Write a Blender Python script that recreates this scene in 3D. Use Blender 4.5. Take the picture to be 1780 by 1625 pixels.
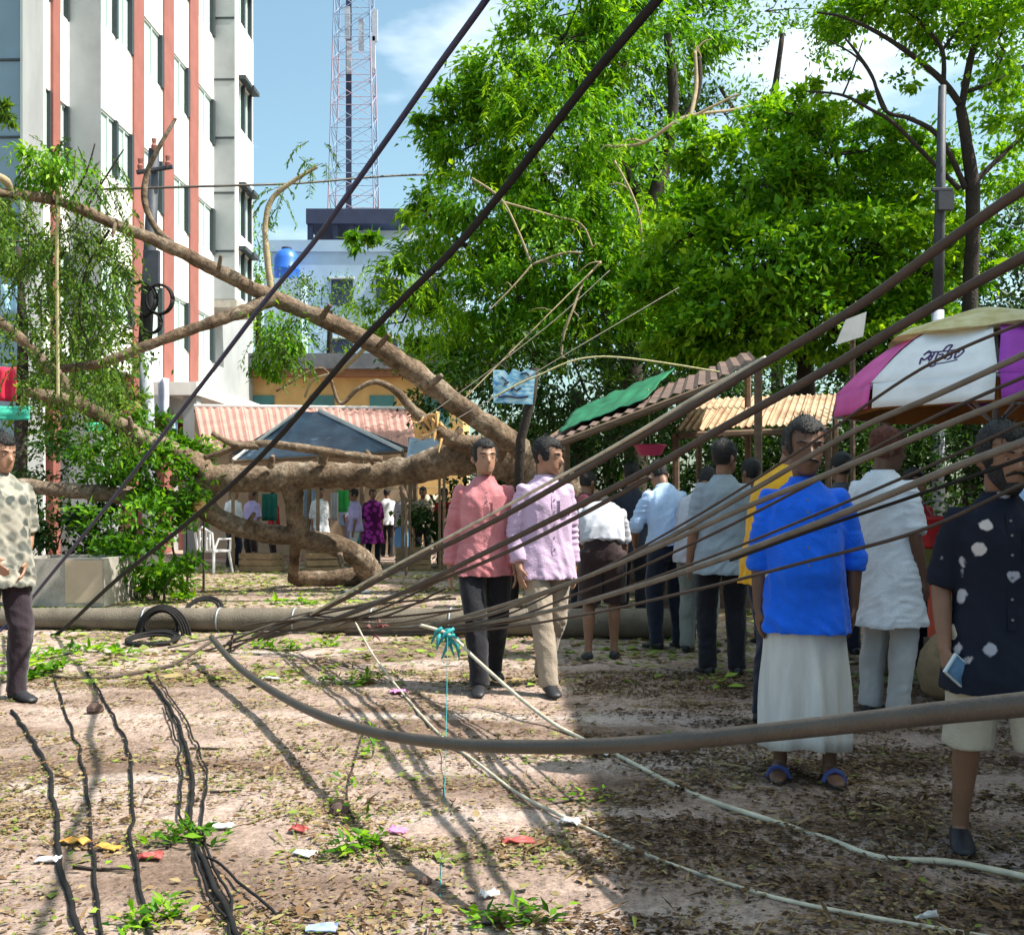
import bpy, bmesh, math, random
import numpy as np
from mathutils import Vector, Matrix, noise

for o in list(bpy.data.objects):
    bpy.data.objects.remove(o)
scene = bpy.context.scene
COL = scene.collection
random.seed(7)
RNG = np.random.default_rng(7)

# ------------------------------------------------------------------ camera, sky, sun, exposure
FPX, EYE, CX, HY = 1900.0, 1.25, 890.0, 880.0
cam_d = bpy.data.cameras.new('camera')
cam_d.sensor_width = 36.0
cam_d.lens = 36.0 * FPX / 1780.0
cam_d.shift_y = (HY - 812.5) / 1780.0
cam_d.clip_start = 0.05
cam_d.clip_end = 2000.0
cam = bpy.data.objects.new('camera', cam_d)
COL.objects.link(cam)
cam.location = (0, 0, EYE)
cam.rotation_euler = (math.radians(90), 0, 0)
scene.camera = cam

SUN_EL, SUN_AZ = 54.0, 100.0          # azimuth clockwise from +Y
sd = Vector((math.sin(math.radians(SUN_AZ)) * math.cos(math.radians(SUN_EL)),
             math.cos(math.radians(SUN_AZ)) * math.cos(math.radians(SUN_EL)),
             math.sin(math.radians(SUN_EL))))
world = bpy.data.worlds.new('World')
scene.world = world
world.use_nodes = True
wn, wl = world.node_tree.nodes, world.node_tree.links
wn.clear()
w_out = wn.new('ShaderNodeOutputWorld')
w_bg = wn.new('ShaderNodeBackground')
w_bg.inputs['Strength'].default_value = 0.13
w_sky = wn.new('ShaderNodeTexSky')
w_sky.sky_type = 'NISHITA'
w_sky.sun_disc = False
w_sky.sun_elevation = math.radians(SUN_EL)
w_sky.sun_rotation = math.radians(SUN_AZ)
w_sky.air_density = 1.0
w_sky.dust_density = 3.0
w_sky.ozone_density = 0.2
w_tc = wn.new('ShaderNodeTexCoord')
w_map = wn.new('ShaderNodeMapping')
w_map.inputs['Scale'].default_value = (1.0, 1.0, 2.6)
w_map.inputs['Location'].default_value = (0.35, 0.1, 0.25)
w_nz = wn.new('ShaderNodeTexNoise')
w_nz.inputs['Scale'].default_value = 2.3
w_nz.inputs['Detail'].default_value = 6.0
w_nz.inputs['Roughness'].default_value = 0.55
w_rp = wn.new('ShaderNodeValToRGB')
w_rp.color_ramp.elements[0].position = 0.555
w_rp.color_ramp.elements[0].color = (0, 0, 0, 1)
w_rp.color_ramp.elements[1].position = 0.80
w_rp.color_ramp.elements[1].color = (1, 1, 1, 1)
w_mx = wn.new('ShaderNodeMixRGB')
w_mx.inputs['Color2'].default_value = (8.2, 8.6, 9.0, 1)
wl.new(w_tc.outputs['Generated'], w_map.inputs['Vector'])
wl.new(w_map.outputs['Vector'], w_nz.inputs['Vector'])
wl.new(w_nz.outputs['Fac'], w_rp.inputs['Fac'])
wl.new(w_rp.outputs['Color'], w_mx.inputs['Fac'])
w_ti = wn.new('ShaderNodeMixRGB')
w_ti.blend_type = 'MULTIPLY'
w_ti.inputs['Fac'].default_value = 1.0
w_ti.inputs['Color2'].default_value = (1.0, 1.19, 1.06, 1)      # moist, slightly green-blue air
wl.new(w_sky.outputs['Color'], w_ti.inputs['Color1'])
wl.new(w_ti.outputs['Color'], w_mx.inputs['Color1'])
wl.new(w_mx.outputs['Color'], w_bg.inputs['Color'])
wl.new(w_bg.outputs['Background'], w_out.inputs['Surface'])

sun_d = bpy.data.lights.new('sun', 'SUN')
sun_d.energy = 5.0
sun_d.angle = math.radians(0.5)
sun_d.color = (1.0, 0.945, 0.86)
sun = bpy.data.objects.new('sun', sun_d)
COL.objects.link(sun)
sun.rotation_euler = sd.to_track_quat('Z', 'Y').to_euler()
sun.location = (20, 0, 30)

scene.view_settings.view_transform = 'Standard'
scene.view_settings.look = 'None'
scene.view_settings.gamma = 1.0
scene.view_settings.use_curve_mapping = False
scene.view_settings.exposure = 0.85

# ------------------------------------------------------------------ helpers
def P(px, py, d):
    "a point at distance d that stands where the survey of the photograph puts it"
    return Vector(((px - CX) / FPX * d, d, EYE + (HY - py) / FPX * d))

def G(px, py, z=0.0):
    "a point on the ground"
    d = (EYE - z) * FPX / (py - HY)
    return Vector(((px - CX) / FPX * d, d, z))

def tag(o, label=None, cat=None, group=None, kind=None):
    if label: o['label'] = label
    if cat: o['category'] = cat
    if group: o['group'] = group
    if kind: o['kind'] = kind
    return o

ORIGIN = {}

def thing(name, label, cat, loc=(0, 0, 0), rz=0.0, group=None):
    o = bpy.data.objects.new(name, None)
    COL.objects.link(o)
    o.empty_display_size = 0.2
    o.location = loc
    o.rotation_euler = (0, 0, rz)
    ORIGIN[o.name] = Vector(loc)
    return tag(o, label, cat, group)

def make_mesh(name, v, f, mats, smooth=False, midx=None):
    me = bpy.data.meshes.new(name)
    if isinstance(v, np.ndarray):
        v = v.tolist()
    me.from_pydata([tuple(p) for p in v], [], f)
    for m in (mats if isinstance(mats, (list, tuple)) else [mats]):
        me.materials.append(m)
    if smooth:
        me.polygons.foreach_set('use_smooth', [True] * len(me.polygons))
    if midx is not None:
        me.polygons.foreach_set('material_index', midx)
    me.update()
    return me

def obj(name, v, f, mats, parent=None, local=False, smooth=False, midx=None):
    "one mesh object; vertices are world coordinates unless local"
    v = [Vector(p) for p in v]
    if parent is None:
        xs = [p.x for p in v]; ys = [p.y for p in v]; zs = [p.z for p in v]
        org = Vector(((min(xs) + max(xs)) / 2, (min(ys) + max(ys)) / 2, min(zs)))
        v = [p - org for p in v]
        loc = org
    elif not local:
        base = ORIGIN.get(parent.name, Vector((0, 0, 0)))
        v = [p - base for p in v]
        loc = Vector((0, 0, 0))
    else:
        loc = Vector((0, 0, 0))
    o = bpy.data.objects.new(name, make_mesh(name, v, f, mats, smooth, midx))
    COL.objects.link(o)
    o.location = loc
    if parent is None:
        ORIGIN[o.name] = Vector(loc)
    else:
        o.parent = parent
        ORIGIN[o.name] = Vector(ORIGIN.get(parent.name, Vector((0, 0, 0))))
    return o

def share(name, mesh, parent, loc=(0, 0, 0), rot=(0, 0, 0), scale=(1, 1, 1)):
    o = bpy.data.objects.new(name, mesh)
    COL.objects.link(o)
    o.parent = parent
    o.location = loc
    o.rotation_euler = rot
    o.scale = scale
    return o

class MB:
    def __init__(s):
        s.v, s.f, s.m = [], [], []
    def add(s, v, f, m=0):
        k = len(s.v)
        s.v += [Vector(p) for p in v]
        s.f += [tuple(i + k for i in q) for q in f]
        s.m += [m] * len(f)
        return s
    def box(s, lo, hi, m=0):
        x0, y0, z0 = lo; x1, y1, z1 = hi
        v = [(x0,y0,z0),(x1,y0,z0),(x1,y1,z0),(x0,y1,z0),(x0,y0,z1),(x1,y0,z1),(x1,y1,z1),(x0,y1,z1)]
        f = [(0,3,2,1),(4,5,6,7),(0,1,5,4),(1,2,6,5),(2,3,7,6),(3,0,4,7)]
        return s.add(v, f, m)
    def bar(s, a, b, r, seg=6, r2=None, m=0):
        v, f = tube([a, b], [r, r if r2 is None else r2], seg)
        return s.add(v, f, m)
    def tube(s, pts, rad, seg=8, m=0, **k):
        v, f = tube(pts, rad, seg, **k)
        return s.add(v, f, m)
    def build(s, name, mats, parent=None, local=False, smooth=False):
        return obj(name, s.v, s.f, mats, parent, local, smooth, s.m)

def frames(pts):
    pts = [Vector(p) for p in pts]
    n = len(pts)
    T = []
    for i in range(n):
        t = pts[min(i + 1, n - 1)] - pts[max(i - 1, 0)]
        T.append(t.normalized() if t.length > 1e-9 else Vector((0, 0, 1)))
    ref = Vector((0, 0, 1)) if abs(T[0].z) < 0.9 else Vector((1, 0, 0))
    u = (ref - T[0] * ref.dot(T[0])).normalized()
    out = []
    for t in T:
        u = u - t * u.dot(t)
        u = u.normalized() if u.length > 1e-6 else t.orthogonal().normalized()
        out.append((t, u, t.cross(u)))
    return out

def tube(pts, rad, seg=8, caps=True, rough=0.0, rs=3.0):
    pts = [Vector(p) for p in pts]
    if not isinstance(rad, (list, tuple)):
        rad = [rad] * len(pts)
    fr = frames(pts)
    v, f = [], []
    for i, p in enumerate(pts):
        t, a, b = fr[i]
        for k in range(seg):
            th = 2 * math.pi * k / seg
            d = a * math.cos(th) + b * math.sin(th)
            r = rad[i]
            if rough:
                r *= 1 + rough * noise.noise((p + d * rad[i]) * rs) + rough * 0.5 * noise.noise((p + d * rad[i]) * rs * 4)
            v.append(p + d * r)
    for i in range(len(pts) - 1):
        for k in range(seg):
            f.append((i * seg + k, i * seg + (k + 1) % seg, (i + 1) * seg + (k + 1) % seg, (i + 1) * seg + k))
    if caps:
        f.append(tuple(reversed(range(seg))))
        f.append(tuple(range((len(pts) - 1) * seg, len(pts) * seg)))
    return v, f

def spline(pts, n=8, vals=None):
    "Catmull-Rom through pts; vals are interpolated alongside"
    pts = [Vector(p) for p in pts]
    out, vo = [], []
    m = len(pts)
    for i in range(m - 1):
        p0 = pts[max(i - 1, 0)]; p1 = pts[i]; p2 = pts[i + 1]; p3 = pts[min(i + 2, m - 1)]
        for k in range(n):
            t = k / n
            out.append(0.5 * ((2 * p1) + (p2 - p0) * t + (2 * p0 - 5 * p1 + 4 * p2 - p3) * t * t + (3 * p1 - p0 - 3 * p2 + p3) * t ** 3))
            if vals: vo.append(vals[i] * (1 - t) + vals[i + 1] * t)
    out.append(pts[-1])
    if vals:
        vo.append(vals[-1])
        return out, vo
    return out

def loft(rings, caps=True):
    n = len(rings[0])
    v = [p for r in rings for p in r]
    f = []
    for i in range(len(rings) - 1):
        for k in range(n):
            f.append((i * n + k, i * n + (k + 1) % n, (i + 1) * n + (k + 1) % n, (i + 1) * n + k))
    if caps:
        f.append(tuple(reversed(range(n))))
        f.append(tuple(range((len(rings) - 1) * n, len(rings) * n)))
    return v, f

def grid_sheet(c00, c10, c11, c01, nu, nv, fn=None, thick=0.01):
    "a thin solid sheet between four corners, with an offset function along its normal"
    c00, c10, c11, c01 = map(Vector, (c00, c10, c11, c01))
    nrm = (c10 - c00).cross(c01 - c00).normalized()
    top, bot = [], []
    for j in range(nv + 1):
        for i in range(nu + 1):
            u, w = i / nu, j / nv
            p = (c00 * (1 - u) + c10 * u) * (1 - w) + (c01 * (1 - u) + c11 * u) * w
            if fn: p = p + nrm * fn(u, w)
            top.append(p + nrm * thick / 2)
            bot.append(p - nrm * thick / 2)
    n = len(top); f = []
    W = nu + 1
    for j in range(nv):
        for i in range(nu):
            a = j * W + i
            f.append((a, a + 1, a + W + 1, a + W))
            f.append((n + a, n + a + W, n + a + W + 1, n + a + 1))
    for i in range(nu):
        f.append((i, n + i, n + i + 1, i + 1))
        a = nv * W + i
        f.append((a, a + 1, n + a + 1, n + a))
    for j in range(nv):
        a = j * W
        f.append((a, a + W, n + a + W, n + a))
        a = j * W + nu
        f.append((a, n + a, n + a + W, a + W))
    return top + bot, f

# ------------------------------------------------------------------ materials
def new_mat(name):
    m = bpy.data.materials.new(name)
    m.use_nodes = True
    nt = m.node_tree
    return m, nt.nodes, nt.links, nt.nodes['Principled BSDF']

def mat(name, col, rough=0.75, var=0.18, scale=6.0, bump=0.15, bscale=40.0, metal=0.0, spec=0.4, col2=None, stretch=None, sheen=0.0):
    m, N, L, B = new_mat(name)
    c = tuple(col)
    tc = N.new('ShaderNodeTexCoord')
    mp = N.new('ShaderNodeMapping')
    if stretch: mp.inputs['Scale'].default_value = stretch
    L.new(tc.outputs['Object'], mp.inputs['Vector'])
    nz = N.new('ShaderNodeTexNoise')
    nz.inputs['Scale'].default_value = scale
    nz.inputs['Detail'].default_value = 5.0
    nz.inputs['Roughness'].default_value = 0.6
    L.new(mp.outputs['Vector'], nz.inputs['Vector'])
    rp = N.new('ShaderNodeValToRGB')
    e = rp.color_ramp.elements
    e[0].position, e[1].position = 0.3, 0.7
    lo = tuple(x * (1 - var) for x in c)
    hi = tuple(min(1, x * (1 + var)) for x in c) if col2 is None else tuple(col2)
    e[0].color, e[1].color = (*lo, 1), (*hi, 1)
    L.new(nz.outputs['Fac'], rp.inputs['Fac'])
    L.new(rp.outputs['Color'], B.inputs['Base Color'])
    B.inputs['Roughness'].default_value = rough
    B.inputs['Metallic'].default_value = metal
    B.inputs['Specular IOR Level'].default_value = spec
    if sheen: B.inputs['Sheen Weight'].default_value = sheen
    if bump:
        n2 = N.new('ShaderNodeTexNoise')
        n2.inputs['Scale'].default_value = bscale
        n2.inputs['Detail'].default_value = 4.0
        L.new(mp.outputs['Vector'], n2.inputs['Vector'])
        bp = N.new('ShaderNodeBump')
        bp.inputs['Strength'].default_value = bump
        bp.inputs['Distance'].default_value = 0.02
        L.new(n2.outputs['Fac'], bp.inputs['Height'])
        L.new(bp.outputs['Normal'], B.inputs['Normal'])
    return m

def leaf_mat(name, stops, trans=0.4, rough=0.45, tcol=None):
    "leaf: tone attribute picks the leaf's own colour; light passes through it"
    m, N, L, B = new_mat(name)
    at = N.new('ShaderNodeAttribute')
    at.attribute_name = 'leaf_tone'
    rp = N.new('ShaderNodeValToRGB')
    el = rp.color_ramp.elements
    for i, (p, c) in enumerate(stops):
        e = el[i] if i < 2 else el.new(p)
        e.position = p
        e.color = (*c, 1)
    L.new(at.outputs['Fac'], rp.inputs['Fac'])
    L.new(rp.outputs['Color'], B.inputs['Base Color'])
    B.inputs['Roughness'].default_value = rough
    B.inputs['Specular IOR Level'].default_value = 0.18
    tr = N.new('ShaderNodeBsdfTranslucent')
    mu = N.new('ShaderNodeMixRGB')
    mu.blend_type = 'MULTIPLY'
    mu.inputs['Fac'].default_value = 1.0
    mu.inputs['Color2'].default_value = (*(tcol or (1.5, 1.35, 0.35)), 1)
    L.new(rp.outputs['Color'], mu.inputs['Color1'])
    L.new(mu.outputs['Color'], tr.inputs['Color'])
    mx = N.new('ShaderNodeMixShader')
    mx.inputs['Fac'].default_value = trans
    L.new(B.outputs['BSDF'], mx.inputs[1])
    L.new(tr.outputs['BSDF'], mx.inputs[2])
    L.new(mx.outputs['Shader'], N['Material Output'].inputs['Surface'])
    return m

def glass_mat(name, col, rough=0.08, spec=0.6, metal=0.0):
    m, N, L, B = new_mat(name)
    tc = N.new('ShaderNodeTexCoord')
    nz = N.new('ShaderNodeTexNoise'); nz.inputs['Scale'].default_value = 0.7
    L.new(tc.outputs['Object'], nz.inputs['Vector'])
    rp = N.new('ShaderNodeValToRGB')
    rp.color_ramp.elements[0].color = (*[c * 0.7 for c in col], 1)
    rp.color_ramp.elements[1].color = (*[min(1, c * 1.3) for c in col], 1)
    L.new(nz.outputs['Fac'], rp.inputs['Fac'])
    L.new(rp.outputs['Color'], B.inputs['Base Color'])
    B.inputs['Roughness'].default_value = rough
    B.inputs['Specular IOR Level'].default_value = spec
    B.inputs['Metallic'].default_value = metal
    return m

def bark_mat(name):
    "felled trunk: brown bark with dark cracks, pale lichen blotches and rubbed spots"
    m, N, L, B = new_mat(name)
    tc = N.new('ShaderNodeTexCoord')
    def nz(sc, det=5, ro=.6):
        n = N.new('ShaderNodeTexNoise'); n.inputs['Scale'].default_value = sc; n.inputs['Detail'].default_value = det; n.inputs['Roughness'].default_value = ro
        L.new(tc.outputs['Object'], n.inputs['Vector']); return n.outputs['Fac']
    def rp(f, a, ca, b, cb):
        r = N.new('ShaderNodeValToRGB'); e = r.color_ramp.elements
        e[0].position, e[1].position = a, b; e[0].color, e[1].color = (*ca, 1), (*cb, 1); L.new(f, r.inputs['Fac']); return r.outputs['Color']
    def mx(f, a, b, mode='MIX'):
        x = N.new('ShaderNodeMixRGB'); x.blend_type = mode
        if isinstance(f, float): x.inputs['Fac'].default_value = f
        else: L.new(f, x.inputs['Fac'])
        L.new(a, x.inputs['Color1']); L.new(b, x.inputs['Color2']); return x.outputs['Color']
    base = rp(nz(3.2), .35, (.12, .085, .06), .65, (.28, .205, .145))
    lich = rp(nz(7.0, 4), .50, (.25, .195, .145), .70, (.46, .39, .31))
    c = mx(rp(nz(1.7, 3), .47, (0, 0, 0), .60, (1, 1, 1)), base, lich)
    c = mx(.8, c, rp(nz(17, 6, .7), .36, (.38, .34, .32), .58, (1.1, 1.08, 1.05)), 'MULTIPLY')
    L.new(c, B.inputs['Base Color']); B.inputs['Roughness'].default_value = .95; B.inputs['Specular IOR Level'].default_value = .15
    bp = N.new('ShaderNodeBump'); bp.inputs['Strength'].default_value = 1.0; bp.inputs['Distance'].default_value = .06
    L.new(nz(14, 6, .7), bp.inputs['Height']); L.new(bp.outputs['Normal'], B.inputs['Normal'])
    return m

M = {}
M['white_wall'] = mat('white_wall', (0.74, 0.73, 0.70), 0.8, 0.13, 1.6, 0.08, 30, col2=(0.82, 0.81, 0.78), stretch=(2.5, 2.5, .35))
M['grey_wall'] = mat('grey_wall', (0.34, 0.36, 0.37), 0.85, 0.16, 0.8, 0.08, 20)
M['red_tile'] = mat('red_tile', (0.27, 0.095, 0.075), 0.7, 0.14, 2.0, 0.08, 30)
M['mint_glass'] = glass_mat('mint_glass', (0.46, 0.60, 0.55), 0.25)  # mint tone paled to put the sky's reflection into the colour
M['blue_glass'] = glass_mat('blue_glass', (0.16, 0.24, 0.30), 0.06, 0.9)
M['dark_frame'] = mat('dark_frame', (0.035, 0.045, 0.05), 0.5, 0.1, 5, 0)
M['pale_frame'] = mat('pale_frame', (0.52, 0.60, 0.58), 0.5, 0.08, 5, 0)
M['concrete'] = mat('concrete', (0.36, 0.33, 0.29), 0.9, 0.25, 5, 0.4, 60)
M['pole_concrete'] = mat('pole_concrete', (0.15, 0.125, 0.095), 0.9, 0.3, 4, 0.5, 70)
M['bark'] = bark_mat('bark')
M['bark_dark'] = mat('bark_dark', (0.035, 0.027, 0.022), 0.95, 0.3, 6, 0.8, 30)
M['bark_pale'] = mat('bark_pale', (0.33, 0.26, 0.155), 0.9, 0.22, 8, 0.5, 40)
M['cut_wood'] = mat('cut_wood', (0.55, 0.33, 0.13), 0.85, 0.25, 14, 0.3, 60)
M['wood_old'] = mat('wood_old', (0.15, 0.10, 0.065), 0.9, 0.3, 4, 0.4, 40, stretch=(1, 1, 6))
M['cable_brown'] = mat('cable_brown', (0.055, 0.036, 0.027), 0.7, 0.3, 9, 0.2, 90, spec=0.5)
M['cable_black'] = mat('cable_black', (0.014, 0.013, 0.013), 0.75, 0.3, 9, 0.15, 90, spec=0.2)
M['cable_grey'] = mat('cable_grey', (0.15, 0.125, 0.10), 0.6, 0.25, 9, 0.2, 90)
M['cable_dark'] = mat('cable_dark', (0.05, 0.04, 0.032), 0.5, 0.3, 6, 0.2, 90, spec=0.6)
M['cable_blue'] = mat('cable_blue', (0.012, 0.014, 0.06), 0.5, 0.3, 6, 0.1, 90)
M['cable_cream'] = mat('cable_cream', (0.52, 0.47, 0.36), 0.6, 0.3, 9, 0.2, 90)
M['rope'] = mat('rope', (0.45, 0.42, 0.22), 0.9, 0.2, 20, 0.5, 90)
M['teal_plastic'] = mat('teal_plastic', (0.03, 0.30, 0.32), 0.5, 0.2, 9, 0.1)
M['steel_grey'] = mat('steel_grey', (0.30, 0.32, 0.34), 0.5, 0.2, 4, 0.1, metal=0.3)
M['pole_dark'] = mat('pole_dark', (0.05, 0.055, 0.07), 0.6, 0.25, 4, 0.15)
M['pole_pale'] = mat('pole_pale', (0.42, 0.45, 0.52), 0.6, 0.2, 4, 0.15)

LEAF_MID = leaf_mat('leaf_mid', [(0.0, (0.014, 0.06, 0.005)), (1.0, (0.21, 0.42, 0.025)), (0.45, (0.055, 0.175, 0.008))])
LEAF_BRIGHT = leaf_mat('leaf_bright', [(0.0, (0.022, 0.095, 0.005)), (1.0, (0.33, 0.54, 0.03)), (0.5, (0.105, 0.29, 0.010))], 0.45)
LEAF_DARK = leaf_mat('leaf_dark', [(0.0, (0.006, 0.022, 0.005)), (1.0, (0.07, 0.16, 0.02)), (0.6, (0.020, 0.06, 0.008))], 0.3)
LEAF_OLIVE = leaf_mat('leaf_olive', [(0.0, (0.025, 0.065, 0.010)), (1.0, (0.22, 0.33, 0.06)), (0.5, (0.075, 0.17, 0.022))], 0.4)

def fast_mesh(name, V, F, mat_, tone=None, attr='leaf_tone'):
    "triangles from arrays"
    me = bpy.data.meshes.new(name)
    nv, nf = len(V), len(F)
    me.vertices.add(nv)
    me.vertices.foreach_set('co', np.ascontiguousarray(V, dtype=np.float32).ravel())
    me.loops.add(nf * 3)
    me.loops.foreach_set('vertex_index', np.ascontiguousarray(F, dtype=np.int32).ravel())
    me.polygons.add(nf)
    me.polygons.foreach_set('loop_start', np.arange(0, nf * 3, 3, dtype=np.int32))
    me.polygons.foreach_set('loop_total', np.full(nf, 3, dtype=np.int32))
    me.materials.append(mat_)
    if tone is not None:
        a = me.attributes.new(attr, 'FLOAT', 'POINT')
        a.data.foreach_set('value', np.ascontiguousarray(tone, dtype=np.float32))
    me.update(calc_edges=True)
    return me

def unit(A):
    return A / np.maximum(np.linalg.norm(A, axis=1, keepdims=True), 1e-9)

def leaf_obj(name, C, D, Nn, Ln, Wd, mat_, parent=None, tone=None, kind=None, fold=0.22):
    "n folded leaves: base point C, axis D, face normal Nn, length Ln, width Wd"
    C = np.asarray(C, dtype=np.float64); D = unit(np.asarray(D)); Nn = np.asarray(Nn)
    Nn = unit(Nn - D * np.sum(Nn * D, axis=1, keepdims=True))
    S = np.cross(D, Nn)
    n = len(C)
    Ln = np.broadcast_to(np.asarray(Ln, dtype=np.float64), (n,))[:, None]
    Wd = np.broadcast_to(np.asarray(Wd, dtype=np.float64), (n,))[:, None]
    base = Vector((0, 0, 0))
    if parent is not None:
        base = ORIGIN.get(parent.name, Vector((0, 0, 0)))
    else:
        base = Vector((float(C[:, 0].mean()), float(C[:, 1].mean()), float(C[:, 2].min())))
    C = C - np.array(base)
    V = np.empty((n, 4, 3))
    V[:, 0] = C
    V[:, 1] = C + D * Ln * 0.42 + S * Wd * 0.5 + Nn * Wd * fold
    V[:, 2] = C + D * Ln
    V[:, 3] = C + D * Ln * 0.42 - S * Wd * 0.5 + Nn * Wd * fold
    k = np.arange(n)[:, None] * 4
    F = np.concatenate([k + np.array([[0, 1, 2]]), k + np.array([[0, 2, 3]])], axis=1).reshape(-1, 3)
    if tone is None:
        tone = RNG.random(n)
    me = fast_mesh(name, V.reshape(-1, 3), F, mat_, np.repeat(tone, 4))
    o = bpy.data.objects.new(name, me)
    COL.objects.link(o)
    if parent is not None:
        o.parent = parent
        ORIGIN[o.name] = base.copy()
    else:
        o.location = base
        ORIGIN[o.name] = base.copy()
    if kind: o['kind'] = kind
    return o

def rand_dirs(n):
    return unit(RNG.normal(size=(n, 3)))

def clump_leaves(clumps, per, sub=14, spread=0.28, droop=0.35, shell=0.55):
    """clumps: list of (centre, rx, ry, rz, weight). Leaves gather on twig ends spread over each clump.
    returns C, D, N, tone and the list of twig ends"""
    Cs, Ds, Ns, Ts, ends = [], [], [], [], []
    for (c, rx, ry, rz, w) in clumps:
        ns = max(3, int(sub * w))
        d = rand_dirs(ns)
        rr = shell + (1 - shell) * RNG.random((ns, 1)) ** 0.6
        R = np.array([rx, ry, rz])
        sc = np.array(c) + d * rr * R
        k = max(4, int(per * w / ns))
        rmean = (rx * ry * rz) ** (1 / 3)
        for i in range(ns):
            ends.append((np.array(c), sc[i]))
            kk = int(k * RNG.uniform(0.5, 1.5)) + 1
            sp = spread * rmean * RNG.uniform(0.7, 1.3)
            pos = sc[i] + RNG.normal(size=(kk, 3)) * sp * np.array([1, 1, 0.62])
            out = unit(pos - np.array(c))
            D = unit(out * 0.7 + rand_dirs(kk) * 0.8 + np.array([0, 0, -droop]))
            Nn = unit(rand_dirs(kk) * 0.75 + np.array([0, 0, 1.0]) + out * 0.3)
            Cs.append(pos); Ds.append(D); Ns.append(Nn)
            Ts.append(np.clip(RNG.normal(0.45 + RNG.normal(0, 0.12), 0.2, kk), 0, 1))
    return np.concatenate(Cs), np.concatenate(Ds), np.concatenate(Ns), np.concatenate(Ts), ends

def spray_leaves(starts, dirs, length, pairs, leaf_l, leaf_w, droop=1.0):
    "feathery sprays: a drooping stalk with leaflets on both sides; returns arrays and stalk paths"
    Cs, Ds, Ns, Ts, stalks = [], [], [], [], []
    for s, d in zip(starts, dirs):
        s = np.array(s, dtype=float); d = np.array(d, dtype=float)
        d /= max(np.linalg.norm(d), 1e-6)
        Ls = length * RNG.uniform(0.6, 1.35)
        p = s.copy(); path = [p.copy()]
        np_ = int(pairs * RNG.uniform(0.75, 1.25)) + 2
        tone = np.clip(RNG.normal(0.5, 0.16), 0.05, 0.95)
        for i in range(np_):
            t = i / np_
            d2 = d + np.array([0, 0, -droop]) * t * 1.3
            d2 /= np.linalg.norm(d2)
            p = p + d2 * Ls / np_
            path.append(p.copy())
            side = np.cross(d2, np.array([0, 0, 1.0]))
            nn = np.linalg.norm(side)
            side = side / nn if nn > 0.15 else np.array([1.0, 0, 0])
            side = side + RNG.normal(0, 0.25, 3)
            for sg in (-1, 1):
                Cs.append(p); Ds.append(side * sg * 0.8 + d2 * 0.45 + np.array([0, 0, -0.35]) + RNG.normal(0, 0.18, 3))
                Ns.append(np.array([0, 0, 1.0]) + RNG.normal(0, 0.35, 3))
                Ts.append(np.clip(tone + RNG.normal(0, 0.12), 0, 1))
        stalks.append(path)
    n = len(Cs)
    return (np.array(Cs), np.array(Ds), np.array(Ns), np.array(Ts),
            leaf_l * RNG.uniform(0.7, 1.3, n), leaf_w * RNG.uniform(0.7, 1.3, n), stalks)
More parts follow.
